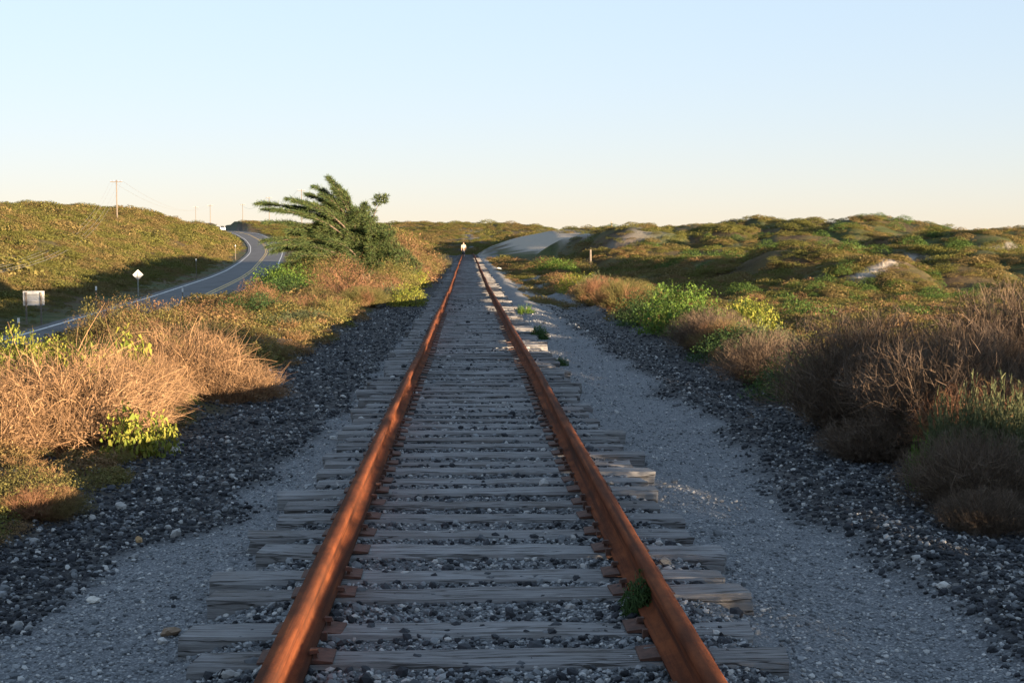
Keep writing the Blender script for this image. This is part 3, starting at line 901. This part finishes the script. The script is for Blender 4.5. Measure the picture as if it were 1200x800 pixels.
bp('leaf2', 478, 42.0, .62, .85, 'yellow-green bush closest to the rails beside the rust clump')
bp('feather1', 462, 43.5, .6, .9, 'pale green bushy shrub next to the yellow-green one', part='sprigs')
bp('olive1', 462, 55.0, 1.2, 1.9, 'olive shrub right behind the tan bush by the cypress')
bp('leaf2', 478, 60.0, 1.0, 1.4, 'yellow-green shrub farther along the rails past the cypress')
bp('red1', 490, 66.0, 1.1, 1.5, 'rust and green bush past the cypress beside the rails')
bp('olive2', 494, 76.0, 1.2, 2.2, 'tall olive bush past the cypress where the track narrows')
bp('olive1', 503, 88.0, 1.2, 1.9, 'olive bush nearly at the crest beside the rails')
bp('red1', 513, 104.0, 1.2, 1.6, 'rust brown bush, the last one before the crest on the road side')
bp('olive1', 474, 82.0, 2.1, 3.3, 'large olive shrub mass rising behind the cypress')
bp('olive2', 462, 92.0, 2.2, 4.4, 'large brownish shrub mass farthest behind the cypress')
bp('leaf1', 330, 52.0, 1.4, 1.4, 'green bush beside the road under the cypress boughs')
bp('olive1', 385, 56.0, 1.5, 1.8, 'olive bush at the shaded foot of the cypress')

# right of the track
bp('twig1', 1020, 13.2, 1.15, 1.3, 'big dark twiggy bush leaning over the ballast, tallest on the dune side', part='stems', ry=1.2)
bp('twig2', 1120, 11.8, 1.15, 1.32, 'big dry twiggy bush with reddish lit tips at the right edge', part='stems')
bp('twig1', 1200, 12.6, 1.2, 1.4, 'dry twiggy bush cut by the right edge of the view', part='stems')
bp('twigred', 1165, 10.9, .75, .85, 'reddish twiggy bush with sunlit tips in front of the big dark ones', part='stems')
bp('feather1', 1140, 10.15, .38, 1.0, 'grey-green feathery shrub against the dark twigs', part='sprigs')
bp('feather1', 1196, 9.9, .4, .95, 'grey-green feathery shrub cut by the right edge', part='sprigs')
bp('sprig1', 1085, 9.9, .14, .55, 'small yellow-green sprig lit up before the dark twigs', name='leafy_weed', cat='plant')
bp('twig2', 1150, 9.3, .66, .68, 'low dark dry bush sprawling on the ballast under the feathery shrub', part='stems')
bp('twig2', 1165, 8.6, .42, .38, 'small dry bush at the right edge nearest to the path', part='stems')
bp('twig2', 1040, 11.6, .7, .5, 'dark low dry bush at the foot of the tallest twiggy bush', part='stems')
bp('dark1', 950, 16.0, .75, .75, 'dark green shaded bush beside the tallest twiggy bush')
bp('twig2', 905, 17.6, .95, .85, 'dark brown low dry bush at the ballast edge past the twiggy ones', part='stems')
bp('dark1', 870, 21.0, .8, .72, 'dark green low bush in the shaded row along the ballast')
bp('twig2', 835, 23.0, .95, .9, 'dark brown dry bush in front of the bright green bush', part='stems')
bp('leaf1', 800, 27.5, .95, 1.35, 'bright green leafy bush standing above the shaded row')
bp('sprig1', 822, 26.0, .5, 1.1, 'light green upright shrub beside the bright green bush')
bp('leaf2', 880, 25.0, .6, .95, 'yellow-green leafy bush in the rusty scrub')
bp('feather1', 900, 21.0, .6, .75, 'pale green feathery bush in the rusty scrub', part='sprigs')
bp('twigred', 850, 22.0, .7, .75, 'pale dry twigs below the yellow-green leafy bush', part='stems')
bp('dark1', 765, 31.0, .9, 1.1, 'dark green bush by the path before the bright green one')
bp('twigred', 735, 37.0, 1.2, 1.15, 'dark rust dry bush at the edge of the path', part='stems')
bp('twigred', 705, 42.0, 1.2, 1.15, 'rust brown dry bush where the path bends', part='stems')
bp('leaf2', 680, 52.0, .9, 1.0, 'yellow-green shrub standing by the narrow end of the path')
bp('feather1', 697, 50.0, .8, 1.1, 'pale grey-green shrub beside the yellow-green one by the path', part='sprigs')
bp('leaf1', 650, 88.0, 1.7, 1.5, 'green mounded bush before the bare sand dune')
bp('olive1', 672, 92.0, 1.8, 1.6, 'olive mounded bush beside the green mound before the sand')
bp('olive1', 640, 100.0, 1.3, 1.5, 'brown topped mound at the foot of the bare sand dune')
# unseen shrubs added beside the viewpoint to shade the track and near bushes
for q, (x_, y_, k_, rx_, rz_, lab) in enumerate((
        (4.9, 8.0, 'twig2', .8, .95, 'unseen dry low bush added for shade beside the path just outside the view'), (5.6, 6.4, 'twig1', .9, .95, 'unseen dry twiggy bush added for shade two steps off the path outside the view'),
        (5.0, 4.9, 'dark1', .95, 1.2, 'unseen dark leafy bush added for shade level with the nearest ties, outside the view'), (5.4, 3.1, 'twig2', 1.15, .95, 'unseen brown dry bush added for shade abreast of the viewpoint'),
        (4.9, 1.2, 'straw2', 1.0, .95, 'unseen straw bush added for shade abreast of the viewpoint, outside the view'), (5.6, -.8, 'twig1', .9, .66, 'unseen twiggy bush added for shade just behind the viewpoint'),
        (5.2, -3.0, 'olive1', .9, .85, 'unseen olive bush added for shade behind the viewpoint by the path'), (7.4, 8.2, 'red1', 1.1, 1.5, 'unseen rust bush added for shade behind the low dry one, outside the view'),
        (6.2, -5.2, 'red1', 1.0, 1.0, 'unseen rust bush added for shade well behind the viewpoint'), (6.9, 1.6, 'olive1', 1.0, 1.15, 'unseen olive bush added for shade back from the path abreast of the viewpoint'),
        (6.4, 9.4, 'twig1', 1.15, 1.35, 'unseen tall twiggy bush added for shade just outside the right edge'), (7.6, 10.4, 'dark1', 1.2, 1.9, 'unseen tall dark bush added for shade behind the twiggy one outside the right edge'),
        (7.6, 4.6, 'olive2', 1.1, 1.5, 'unseen olive bush added for shade back from the path, outside the view'))):
    bush(k_, x_, y_, rx_, rz_, lab)

# weeds in the track
bp('weed1', 755, 6.1, .095, .2, 'small dark green weed against the inside of the rusty rail', name='weed', cat='plant', dz=0)
bp('weed1', 632, 26.5, .2, .3, 'dark green weed growing at the tie ends, the farther one', name='weed', cat='plant')
bp('weed1', 657, 20.5, .13, .16, 'small green weed at the tie ends, the nearer one', name='weed', cat='plant')
bp('sprig1', 616, 36.0, .3, .35, 'yellowish tuft at the tie ends beyond the weeds', name='weed', cat='plant')

# ------------------------------------------------------------------ scrub cover (stuff)
def mini(seed, kind):
    if kind == 'leaf': return leaf_bush(seed, 950, .085, .55, .6, .45, 2.6, .75, 8)
    if kind == 'twig': return twig_bush(seed, 55, .03, .75, 0, 5)
    return sprig_bush(seed, 40, .7, .05)


S_dune = veg_mat('dune_scrub', [(.085, .09, .02), (.115, .118, .027), (.155, .15, .038), (.10, .102, .024)], (.035, .035, .012), .25,
                 [(.16, .115, .045), (.19, .14, .055), (.16, .125, .045), (.135, .095, .036)], .07, .515)
S_field = veg_mat('rusty_field', [(.15, .085, .04), (.19, .115, .052), (.22, .14, .065), (.16, .10, .045)], (.06, .04, .02), .25,
                  [(.11, .105, .03), (.14, .125, .038), (.17, .13, .045)], .35, .48)
mm_d = [mesh_of('scrub', *(lambda g: (g[0], g[1], [S_dune], False, g[2]))(mini(60 + k, 'leaf'))) for k in range(5)]
mm_t = [mesh_of('tuft', *(lambda g: (g[0], g[1], [S_field], False, g[2]))(mini(70 + k, 'twig'))) for k in range(2)] + \
       [mesh_of('tuft', *(lambda g: (g[0], g[1], [S_field], False, g[2]))(mini(80 + k, 'leaf'))) for k in range(4)]


S_bush = veg_mat('dune_bush_leaves', [(.03, .065, .014), (.055, .10, .02), (.09, .145, .03), (.04, .075, .016)], (.03, .025, .012), .2)
mm_g = [mesh_of('round_bush', *(lambda g: (g[0], g[1], [S_bush], False, g[2]))(leaf_bush(90 + k, 1500, .07, .5, .8, .4, 3.0, .75, 10))) for k in range(3)]


def cover(name, x, y, s, flat, meshes, dz=-.05):
    n = len(x)
    rot = np.stack([rng.normal(0, .12, n), rng.normal(0, .12, n), rng.uniform(0, 6.28, n)], 1)
    z = H(x, y) + dz * s
    o = scatter(name, np.stack([x, y, z], 1), rot, np.stack([s, s, s * flat], 1), rng.integers(0, len(meshes), n), meshes)
    return tag(o, kind='stuff')


def fan(n, a0, a1, d0, d1, p=1.0):
    a = np.radians(rng.uniform(a0, a1, n)); d = d0 * (d1 / d0) ** (rng.random(n) ** p)
    return np.sin(a) * d, np.cos(a) * d


# right dunes
x, y = fan(30000, 2, 32, 38, 420)
ok = (x > 10) & (sandmask(x, y) < .3) & (rng.random(len(x)) < .3 + .7 * (fbm(x / 5, y / 5, 111, 3) > -.05))
x, y = x[ok], y[ok]; d = np.hypot(x, y)
cover('dune_scrub', x, y, (.16 + .0024 * d) * np.exp(np.clip(rng.normal(0, .5, len(x)), -1, .8)), rng.uniform(.4, .9, len(x)), mm_d)
# rusty scrub flat between path and dunes
x, y = fan(8000, 1.5, 30, 20, 125, .8)
ok = (x > 4.6 + .5 * fbm(x * .3, y * .3, 112, 2)) & (x < 13.5 + 2 * pn(x / 5, y / 5, 113)) & (sandmask(x, y) < .4)
x, y = x[ok], y[ok]; d = np.hypot(x, y)
cover('rusty_scrub', x, y, (.17 + .0022 * d) * np.exp(np.clip(rng.normal(0, .4, len(x)), -1, .55)), rng.uniform(.6, 1.1, len(x)), mm_t[2:] + mm_d[:1])
# round bushes standing out of the cover on the dunes and the flat
x, y = fan(900, 2, 32, 30, 300)
ok = (x > 6) & (sandmask(x, y) < .2) & (fbm(x / 14, y / 14, 116, 2) > .05)
x, y = x[ok], y[ok]; d = np.hypot(x, y)
cover('dune_bushes', x, y, (.3 + .003 * d) * np.exp(np.clip(rng.normal(0, .3, len(x)), -.6, .5)), rng.uniform(.8, 1.2, len(x)), mm_g)
# bank beyond the road and the ground between road and track
x, y = fan(15000, -30, -7, 42, 430)
dl = road_x(y) - 5.0 - x
ok = (dl > 0) & (rng.random(len(x)) < np.clip(dl / 3, .5, 1))
x, y = x[ok], y[ok]; d = np.hypot(x, y)
cover('bank_scrub', x, y, (.26 + .0042 * d) * np.exp(rng.normal(0, .35, len(x))) * np.clip((road_x(y) - 4.6 - x) / 5, .22, 1), rng.uniform(.5, 1.0, len(x)), mm_d)
x, y = fan(4500, -26, -1, 19, 190, 1.0)
ok = (x < -4.2) & (x > road_x(y) + 5.4)
x, y = x[ok], y[ok]; d = np.hypot(x, y)
cover('verge_scrub', x, y, (.26 + .004 * d) * np.exp(rng.normal(0, .3, len(x))), rng.uniform(.5, .9, len(x)), mm_t[2:] + mm_d[:2])
# thicket added between road and track past the cypress to shade the bank
x, y = fan(1500, -9.5, -1.2, 66, 250)
ok = (x < -4.2 - .01 * y) & (x > road_x(y) + 8)
x, y = x[ok], y[ok]
cover('shade_thicket', x, y, rng.uniform(.7, 1.6, len(x)) * np.clip((-x - 3) / 4, .6, 1.15), rng.uniform(.7, 1.1, len(x)), mm_d)
# low tufts along the edge of the ballast on both sides
x, y = spread(9000, -7.5, 7.5, 6, 62, 1.5)
zz_ = zones(x, y)[:, 1]
ok = (zz_ > .45) & (np.abs(x) < 7) & (rng.random(len(x)) < .35 + .65 * (fbm(x * .8, y * .8, 114, 2) > -.1))
x, y = x[ok], y[ok]
cover('edge_tufts', x, y, (.10 + .006 * y) * np.exp(rng.normal(0, .35, len(x))), rng.uniform(.6, 1.1, len(x)), mm_t + mm_d[:1])
x, y = spread(1500, 1.9, 6.5, 42, 150, 1.2)
ok = (fbm(x * .4, y * .15, 97, 2) > -.1) & (sandmask(x, y) < .3)
x, y = x[ok], y[ok]
cover('path_tufts', x, y, (.08 + .003 * y) * np.exp(rng.normal(0, .35, len(x))) * np.clip((x - 1.2) / 1.8, .4, 1), rng.uniform(.5, 1.0, len(x)), mm_t[2:] + mm_d[:1])
# far ridge
x, y = fan(16000, -16, 26, 330, 640)
ok = (np.abs(x - road_x(y)) > 7) & (sandmask(x, y) < .3) & (x > -130)
x, y = x[ok], y[ok]
cover('ridge_scrub', x, y, 1.3 * np.exp(rng.normal(0, .35, len(x))), rng.uniform(.4, .8, len(x)), mm_d)

# ------------------------------------------------------------------ leaning cypress
m_bark = plain('cypress_bark', (.10, .075, .055), .9, 0, .4, 12, .6)
V_cyp = veg_mat('cypress_foliage', [(.02, .045, .014), (.036, .066, .02), (.065, .095, .027), (.10, .12, .036)], (.03, .03, .015), .2)
TD = 58.0
tx, tz = X(424, TD), Hs(X(424, TD), TD)
tree = empty('cypress_tree', (tx, TD, tz))
tag(tree, 'windswept dark green cypress tree leaning away from the rails above the scrub', 'tree')
trunk = MB(); rr = np.random.default_rng(31)
fol = []


def bez(p0, p1, p2, p3, t):
    t = np.asarray(t)[:, None]
    return (1 - t) ** 3 * p0 + 3 * t * (1 - t) ** 2 * p1 + 3 * t * t * (1 - t) * p2 + t ** 3 * p3


def limb(p0, tip, r0, dens, fat, start=.3):
    p0 = np.array(p0, float); tip = np.array(tip, float); d = tip - p0; L = np.linalg.norm(d)
    p1 = p0 + np.array([d[0] * .15, d[1] * .3, d[2] * .5 + .12 * L]); p2 = p0 + d * .68 + np.array([0, 0, .16 * L])
    ts = np.linspace(0, 1, 8); P = bez(p0, p1, p2, tip, ts)
    trunk.tube(P, [r0 * (1 - .85 * t) + .006 for t in ts], 6)
    n = int(dens * L)
    t = rr.uniform(start, 1.0, n); c = bez(p0, p1, p2, tip, t)
    e = bez(p0, p1, p2, tip, np.clip(t + .05, 0, 1.05)) - bez(p0, p1, p2, tip, t); e = norm(e)
    rad_ = fat * (1.05 - .75 * t) * rr.random(n) ** .5
    off = norm(rr.normal(size=(n, 3))) * rad_[:, None] * (1, 1, .55)
    # tufts gather into flat sprays
    lumpy = .5 + .5 * np.sin(t * 23 + p0[2] * 9 + off[:, 1] * 6)
    keep = rr.random(n) < .35 + .65 * lumpy
    c, e, off = c[keep], e[keep], off[keep]; n = len(c)
    dr = norm(e * .55 + norm(off) * .55 + np.array([-.3, 0, .15]) + rr.normal(0, .38, (n, 3)))
    fol.append(ribbons(c + off, dr, rr.uniform(.09, .22, n), rr.uniform(.014, .03, n), rr.normal(0, .12, (n, 3)) + np.array([-.1, 0, -.12]), 2, rr)[:3])


spine = bez(np.array([0., 0, -.2]), np.array([.05, 0, .8]), np.array([-.15, 0, 1.5]), np.array([-.55, 0, 2.9]), np.linspace(0, 1, 10))
trunk.tube(spine, [.2 - .014 * k for k in range(10)], 9)
spine2 = bez(np.array([.05, 0, .2]), np.array([.5, .1, .8]), np.array([.6, .1, 1.5]), np.array([.55, .1, 2.6]), np.linspace(0, 1, 8))
trunk.tube(spine2, [.12 - .012 * k for k in range(8)], 8)
LIMBS = [  # tip x, z, start on the trunk z, fatness
    (-4.45, 3.55, 1.3, .30), (-3.15, 3.75, 1.8, .30), (-2.3, 3.95, 2.2, .34), (-1.95, 4.25, 2.4, .36), (-1.35, 4.62, 2.6, .38), (-1.6, 3.9, 2.4, .4), (-.7, 4.05, 2.7, .36),
    (-4.1, 2.75, 1.1, .32), (-4.2, 1.95, .8, .36), (-3.9, 1.5, .6, .38), (-3.2, 2.4, 1.2, .42), (-2.6, 1.3, .6, .45), (-3.3, .95, .5, .4), (-2.4, 3.1, 1.6, .45),
    (-1.8, 2.2, 1.2, .5), (-1.2, 3.1, 1.9, .48), (-.3, 3.35, 2.0, .45), (.15, 3.55, 2.0, .38), (.3, 2.9, 1.7, .45), (.95, 2.6, 1.3, .42), (1.35, 2.35, 1.2, .4), (1.2, 1.7, .8, .45), (.4, 2.0, 1.1, .5), (-.6, 2.4, 1.4, .5), (-1.0, 1.4, .7, .5), (1.7, 1.5, .7, .4), (.8, 1.1, .4, .5), (-.2, 1.2, .5, .5), (-.9, 2.8, 1.8, .55), (-1.9, 2.7, 1.5, .55), (-2.0, 1.8, .9, .55), (.5, 1.5, .7, .6), (1.1, 2.1, .9, .5), (-.3, 1.9, .9, .6), (-1.4, 3.5, 2.2, .45), (.0, 2.6, 1.5, .5)]
for (lx, lz, sz, fat) in LIMBS:
    k = min(range(10), key=lambda q: abs(spine[q][2] - sz)); p0 = spine[k]
    if lx > .2:
        k = min(range(8), key=lambda q: abs(spine2[q][2] - sz)); p0 = spine2[k]
    limb(p0, (lx, rr.uniform(-.5, .5), lz - tz), .05, 620, fat * .85)
    for q in range(2):
        limb(p0, (lx * rr.uniform(.72, .95) + .1, rr.uniform(-1.3, 1.3), (lz - tz) * rr.uniform(.82, .98)), .035, 420, fat * .75, .4)
# small tuft on a bare stem at the top
trunk.tube([(.35, 0, 2.4), (.5, 0, 3.1), (.72, 0, 3.6)], [.035, .025, .012], 6)
for (cx, cz, r_) in ((.66, 3.62, .14), (.86, 3.78, .17), (1.02, 3.92, .13), (.70, 3.92, .12), (.46, 3.3, .13), (.98, 3.68, .10), (.5, 3.0, .16)):
    n = int(7000 * r_ * r_); off = norm(rr.normal(size=(n, 3))) * (r_ * rr.random((n, 1)) ** .4) * (1.3, 1, .8)
    fol.append(ribbons(np.array([cx, 0, cz]) + off, norm(off + np.array([-.05, 0, .02]) + rr.normal(0, .1, (n, 3))), rr.uniform(.06, .15, n), np.full(n, .03), rr.normal(0, .1, (n, 3)), 2, rr)[:3])
for (cx, cz, r_) in ((0, 2.7, .5), (.5, 2.3, .55), (.95, 1.85, .5), (-.4, 2.1, .6), (.35, 1.5, .6), (1.35, 1.5, .45), (-.9, 1.65, .6), (-.5, 3.1, .45), (.1, 1.0, .55), (1.0, 2.35, .35), (-1.5, 2.3, .5), (.62, 3.72, .12), (1.7, 1.25, .45), (2.1, .9, .4), (-2.0, 1.5, .5)):
    n = int(6500 * r_ * r_); off = norm(rr.normal(size=(n, 3))) * (r_ * rr.random((n, 1)) ** .35) * (1.15, 1.1, .8)
    ck = np.sin(off[:, 0] * 11 + cz * 5) * np.sin(off[:, 2] * 14 + cx * 7) * np.sin(off[:, 1] * 9)
    off = off[ck > -.25]; n = len(off)
    fol.append(ribbons(np.array([cx, 0, cz - tz]) + off, norm(norm(off) * .7 + np.array([-.5, 0, .25]) + rr.normal(0, .25, (n, 3))), rr.uniform(.09, .2, n), rr.uniform(.014, .03, n), rr.normal(0, .12, (n, 3)) + np.array([0, 0, -.1]), 2, rr)[:3])
trunk.build('trunk', m_bark, tree, True)
v, f, t = merge(fol)
link('crown', mesh_of('crown', v, f, [V_cyp], False, t), tree)

# ------------------------------------------------------------------ road signs, posts
m_alu = plain('sign_back', (.33, .35, .37), .45, .3, .08, 3)
m_post = plain('weathered_post', (.13, .11, .09), .85, 0, .3, 9)
m_steel = plain('galvanised_post', (.26, .27, .26), .5, .5, .15, 6)
m_marker = plain('marker_white', (.66, .66, .64), .5, 0, .1, 8)

d_ = 70.0; x_ = X(40, d_, 377); z_ = Hs(x_, d_)
sg = empty('road_sign', (x_, d_, z_), R(8))
tag(sg, 'rectangular pale road sign seen from behind on two posts', 'road sign')
zt_ = Z(40, 341, d_) - z_; zb_ = Z(40, 358, d_) - z_
MB().box((0, .03, (zt_ + zb_) / 2), (1.04, .02, zt_ - zb_)).build('sign_panel', m_alu, sg, bevel=.006)
for s in (-1, 1): MB().box((s * .36, -.03, zt_ / 2 - .1), (.07, .09, zt_ + .1)).build('post', m_post, sg)
for q in (.25, .75): MB().box((0, .005, zb_ + (zt_ - zb_) * q), (.98, .03, .04)).build('brace', m_steel, sg)

d_ = 103.0; x_ = X(162, d_, 343); z_ = Hs(x_, d_)
sg = empty('warning_sign', (x_, d_, z_), R(10))
tag(sg, 'diamond-shaped pale sign seen from behind on one thin post', 'road sign')
zc_ = Z(162, 322, d_) - z_
MB().box((0, .03, zc_), (.56, .015, .56), Matrix.Rotation(R(45), 3, 'Y')).build('sign_panel', m_alu, sg, bevel=.01)
MB().box((0, -.02, zc_ / 2 + .05), (.07, .07, zc_ + .35)).build('post', m_steel, sg)


def marker(px, base, topy, d, label, w=.1):
    x_ = X(px, d, base); z_ = Hs(x_, d); h = Z(px, topy, d) - z_
    e = empty('marker_post', (x_, d, z_), R(12))
    tag(e, label, 'marker post', 'white topped marker posts along the road')
    MB().box((0, 0, h / 2 - .1), (w * .75, .05, h + .2)).build('post', m_post, e)
    MB().box((0, -.032, h - .14), (w * 1.15, .012, .24)).build('reflector', m_marker, e)
marker(113, 358, 335, 86, 'white topped marker post between the rectangular and diamond signs')
marker(230, 320, 303, 147, 'white topped marker post past the diamond sign on the bend')
marker(276, 300, 287, 262, 'farthest marker post on the inside of the bend')
marker(22, 385, 372, 67, 'short dark marker post beside the rectangular sign')
marker(214, 347, 337, 84, 'low marker post standing at the road edge on the track side', .08)

d_ = 100.0; x_ = X(692, d_); z_ = Hs(x_, d_)
o = MB().tube([(0, 0, -.2), (.01, 0, .5), (.0, 0, Z(692, 292.5, d_) - z_)], [.085, .08, .07], 8).build('fence_post', m_post, None, loc=(x_, d_, z_))
tag(o, 'lone weathered wooden post standing in the scrub before the dunes', 'post')

# ------------------------------------------------------------------ utility poles and wires
def pole(px, topy, d, label, arm=2.4, rz=0.0, r=.16, h=None):
    x_ = X(px, d); z_ = Hs(x_, d); top = Z(px, topy, d) if h is None else z_ + h
    e = empty('utility_pole', (x_, d, z_), rz)
    tag(e, label, 'utility pole', 'utility poles following the road')
    h = top - z_
    MB().tube([(0, 0, -.5), (0, 0, h * .5), (0, 0, h)], [r, r * .85, r * .7], 8).build('pole', m_post, e, True)
    MB().box((0, -.16, h - .35), (arm, .14, .16)).build('crossarm', m_post, e)
    tips = []
    for q in (-.46, -.2, .2, .46):
        MB().tube([(q * arm, -.16, h - .28), (q * arm, -.16, h - .12)], [.05, .07], 6).build('insulator', m_marker, e)
        tips.append(Vector((x_ + q * arm * math.cos(rz) + .16 * math.sin(rz), d + q * arm * math.sin(rz) - .16 * math.cos(rz), top - .1)))
    return tips


P1 = pole(138, 211, 285, 'tall utility pole with a crossarm on the grassy hill, nearest one', 2.5, R(-6))
P2 = pole(247, 240, 560, 'thin distant utility pole above the far end of the bank', 2.2)
P3 = pole(285, 239, 600, 'distant utility pole over the far end of the road', 2.2)
P4 = pole(316, 231, 520, 'distant utility pole half way between the road end and the cypress', 2.2)
P5 = pole(354, 222, 470, 'distant utility pole rising behind the cypress boughs', 2.4)
P6 = pole(230, 242, 640, 'farthest thin utility pole over the hill', 2.2)
P0 = pole(-150, 328, 50, 'utility pole by the road outside the view', 2.4, R(-6))
m_wire = plain('wire', (.30, .27, .24), .5, .4, .1, 4)


def wire(a, c, sag, label, r=.016):
    pts = [a.lerp(c, t) - Vector((0, 0, sag * 4 * t * (1 - t))) for t in np.linspace(0, 1, 26)]
    o = MB().tube(pts, r, 5).build('power_wire', m_wire)
    tag(o, label, 'wire', 'overhead wires')
for q, w in enumerate(('outer wire sagging down the hill from the nearest utility pole', 'second wire sagging down the hill beside the outer one', 'third wire sagging down the hill, closer to the road', 'wire closest to the road of those sagging down the hill')):
    wire(P1[q], P0[q], 4.6, w, .012)
for q, w in enumerate(('thin wire running from the nearest pole toward the far poles', 'lower thin wire running from the nearest pole toward the far poles')):
    wire(P1[q * 3], P2[q * 3], 4, w, .018)
wire(P3[0], P4[0], 3, 'far wire between the two poles over the road end', .03)
wire(P4[0], P5[0], 3, 'far wire running into the cypress boughs', .03)

# ------------------------------------------------------------------ car at the top of the road
m_cw = plain('car_paint', (.72, .72, .70), .3, .1, .05, 2)
m_glass = plain('car_glass', (.03, .035, .04), .1, 0, .1, 2)
m_tyre = plain('tyre', (.02, .02, .02), .9, 0, .2, 5)
m_lamp = plain('lamp_glass', (.7, .68, .6), .2, 0, .05, 5)
cy = 462.0; cx = float(road_x(cy)) - 1.9
car = empty('car', (cx, cy, float(road_z(cy)) + .02), R(20))
tag(car, 'small white car coming over the top of the road', 'car')
prof = [(-2.1, .35), (2.1, .35), (2.15, .75), (1.95, .95), (1.3, 1.0), (.7, 1.42), (-1.0, 1.45), (-1.75, 1.0), (-2.12, .95), (-2.15, .6)]
bv = [(-.86, y_, z_) for y_, z_ in prof] + [(.86, y_, z_) for y_, z_ in prof]; n = len(prof)
bm_ = MB().add(bv, [list(range(n)), [n + k for k in range(n)][::-1]] + [[k, (k + 1) % n, n + (k + 1) % n, n + k] for k in range(n)])
bm_.build('body', m_cw, car, bevel=.05)
MB().add([(-.74, -1.72, 1.03), (.74, -1.72, 1.03), (.64, -1.08, 1.43), (-.64, -1.08, 1.43)], [[0, 1, 2, 3]]).build('windscreen', m_glass, car, loc=(0, -.02, .03))
for s in (-1, 1):
    MB().add([(s * .875, -1.4, 1.03), (s * .875, 1.05, 1.03), (s * .875, .6, 1.37), (s * .875, -.98, 1.38)], [[0, 1, 2, 3]]).build('side_window', m_glass, car)
    MB().box((s * .62, -2.15, .72), (.32, .05, .16)).build('headlight', m_lamp, car)
    for yq in (-1.3, 1.3):
        MB().tube([(s * .68, yq, .32), (s * .9, yq, .32)], .32, 14).build('wheel', m_tyre, car)

# ------------------------------------------------------------------ people
def skin_mesh(name, verts, edges, mat, parent):
    me = bpy.data.meshes.new(name)
    me.from_pydata([v[:3] for v in verts], edges, [])
    o = link(name, me, parent)
    md = o.modifiers.new('skin', 'SKIN')
    for k, v in enumerate(verts):
        sv = me.skin_vertices[0].data[k]; sv.radius = (v[3], v[4] if len(v) > 4 else v[3]); sv.use_root = k == 0
    o.modifiers.new('sub', 'SUBSURF').levels = 1
    o.modifiers['sub'].render_levels = 1
    me.materials.append(mat)
    return o


def person(loc, rz, label, shirt, pants, hair, skin, stride=.25):
    e = empty('person', loc, rz)
    tag(e, label, 'person')
    m1, m2, m3, m4 = (plain('%s_cloth' % n_, c_, .85, 0, .15, 10) for n_, c_ in (('shirt', shirt), ('trouser', pants), ('hair', hair), ('skin', skin)))
    s = stride
    b_ = [(0, 0, .95, .13, .10), (0, .02, 1.15, .12, .09), (0, .02, 1.36, .15, .10), (0, .02, 1.47, .06), (0, .04, 1.56, .075, .09), (0, .05, 1.68, .075, .085),
          (-.09, s * .4, .52, .065), (-.1, s, .12, .045), (-.1, s + .13, .04, .035), (.09, -s * .25, .52, .065), (.1, -s, .12, .045), (.1, -s + .14, .04, .035),
          (-.2, .02, 1.4, .055), (-.25, -.1, 1.13, .042), (-.24, -.06, .88, .034), (-.23, -.03, .78, .035), (.2, .02, 1.4, .055), (.25, .1, 1.13, .042), (.24, .2, .9, .034), (.23, .24, .81, .035)]
    ed = [(0, 1), (1, 2), (2, 3), (3, 4), (4, 5), (0, 6), (6, 7), (7, 8), (0, 9), (9, 10), (10, 11), (2, 12), (12, 13), (13, 14), (14, 15), (2, 16), (16, 17), (17, 18), (18, 19)]
    skin_mesh('body', b_, ed, m4, e)
    skin_mesh('shirt', [(0, 0, .93, .17, .14), (0, .02, 1.15, .155, .125), (0, .02, 1.38, .175, .125), (0, .02, 1.47, .08), (-.2, .02, 1.4, .075), (-.25, -.1, 1.15, .06), (.2, .02, 1.4, .075), (.25, .1, 1.15, .06)], [(0, 1), (1, 2), (2, 3), (2, 4), (4, 5), (2, 6), (6, 7)], m1, e)
    skin_mesh('trousers', [(0, 0, .96, .16, .13), (-.09, s * .4, .52, .085), (-.1, s * .75, .3, .075), (.09, -s * .25, .52, .085), (.1, -s * .7, .3, .075)], [(0, 1), (1, 2), (0, 3), (3, 4)], m2, e)
    skin_mesh('hair', [(0, .02, 1.66, .085, .085), (0, .03, 1.72, .06, .07)], [(0, 1)], m3, e)
    return e


d_ = 158.0
person((X(543.2, d_), d_, float(ztie(d_)) + .0), 0, 'person in a pale top and dark shorts walking away along the track', (.32, .30, .26), (.05, .055, .07), (.12, .07, .04), (.45, .28, .2))
d_ = 246.0; x_ = X(716.5, d_)
person((x_, d_, Hs(x_, d_) - .05), R(60), 'tiny dark-clothed person standing on the dune skyline', (.06, .055, .05), (.05, .05, .055), (.04, .03, .02), (.35, .22, .16))

o = link('white_rock', stone_mesh(71, plain('white_rock', (.66, .64, .6), .8, 0, .15, 8), 2), None, (X(585.5, 96), 96, Hs(X(585.5, 96), 96) + .06), (.1, .2, .4), (.34, .28, .26))
tag(o, 'white rock on the sand beside the far track', 'rock')
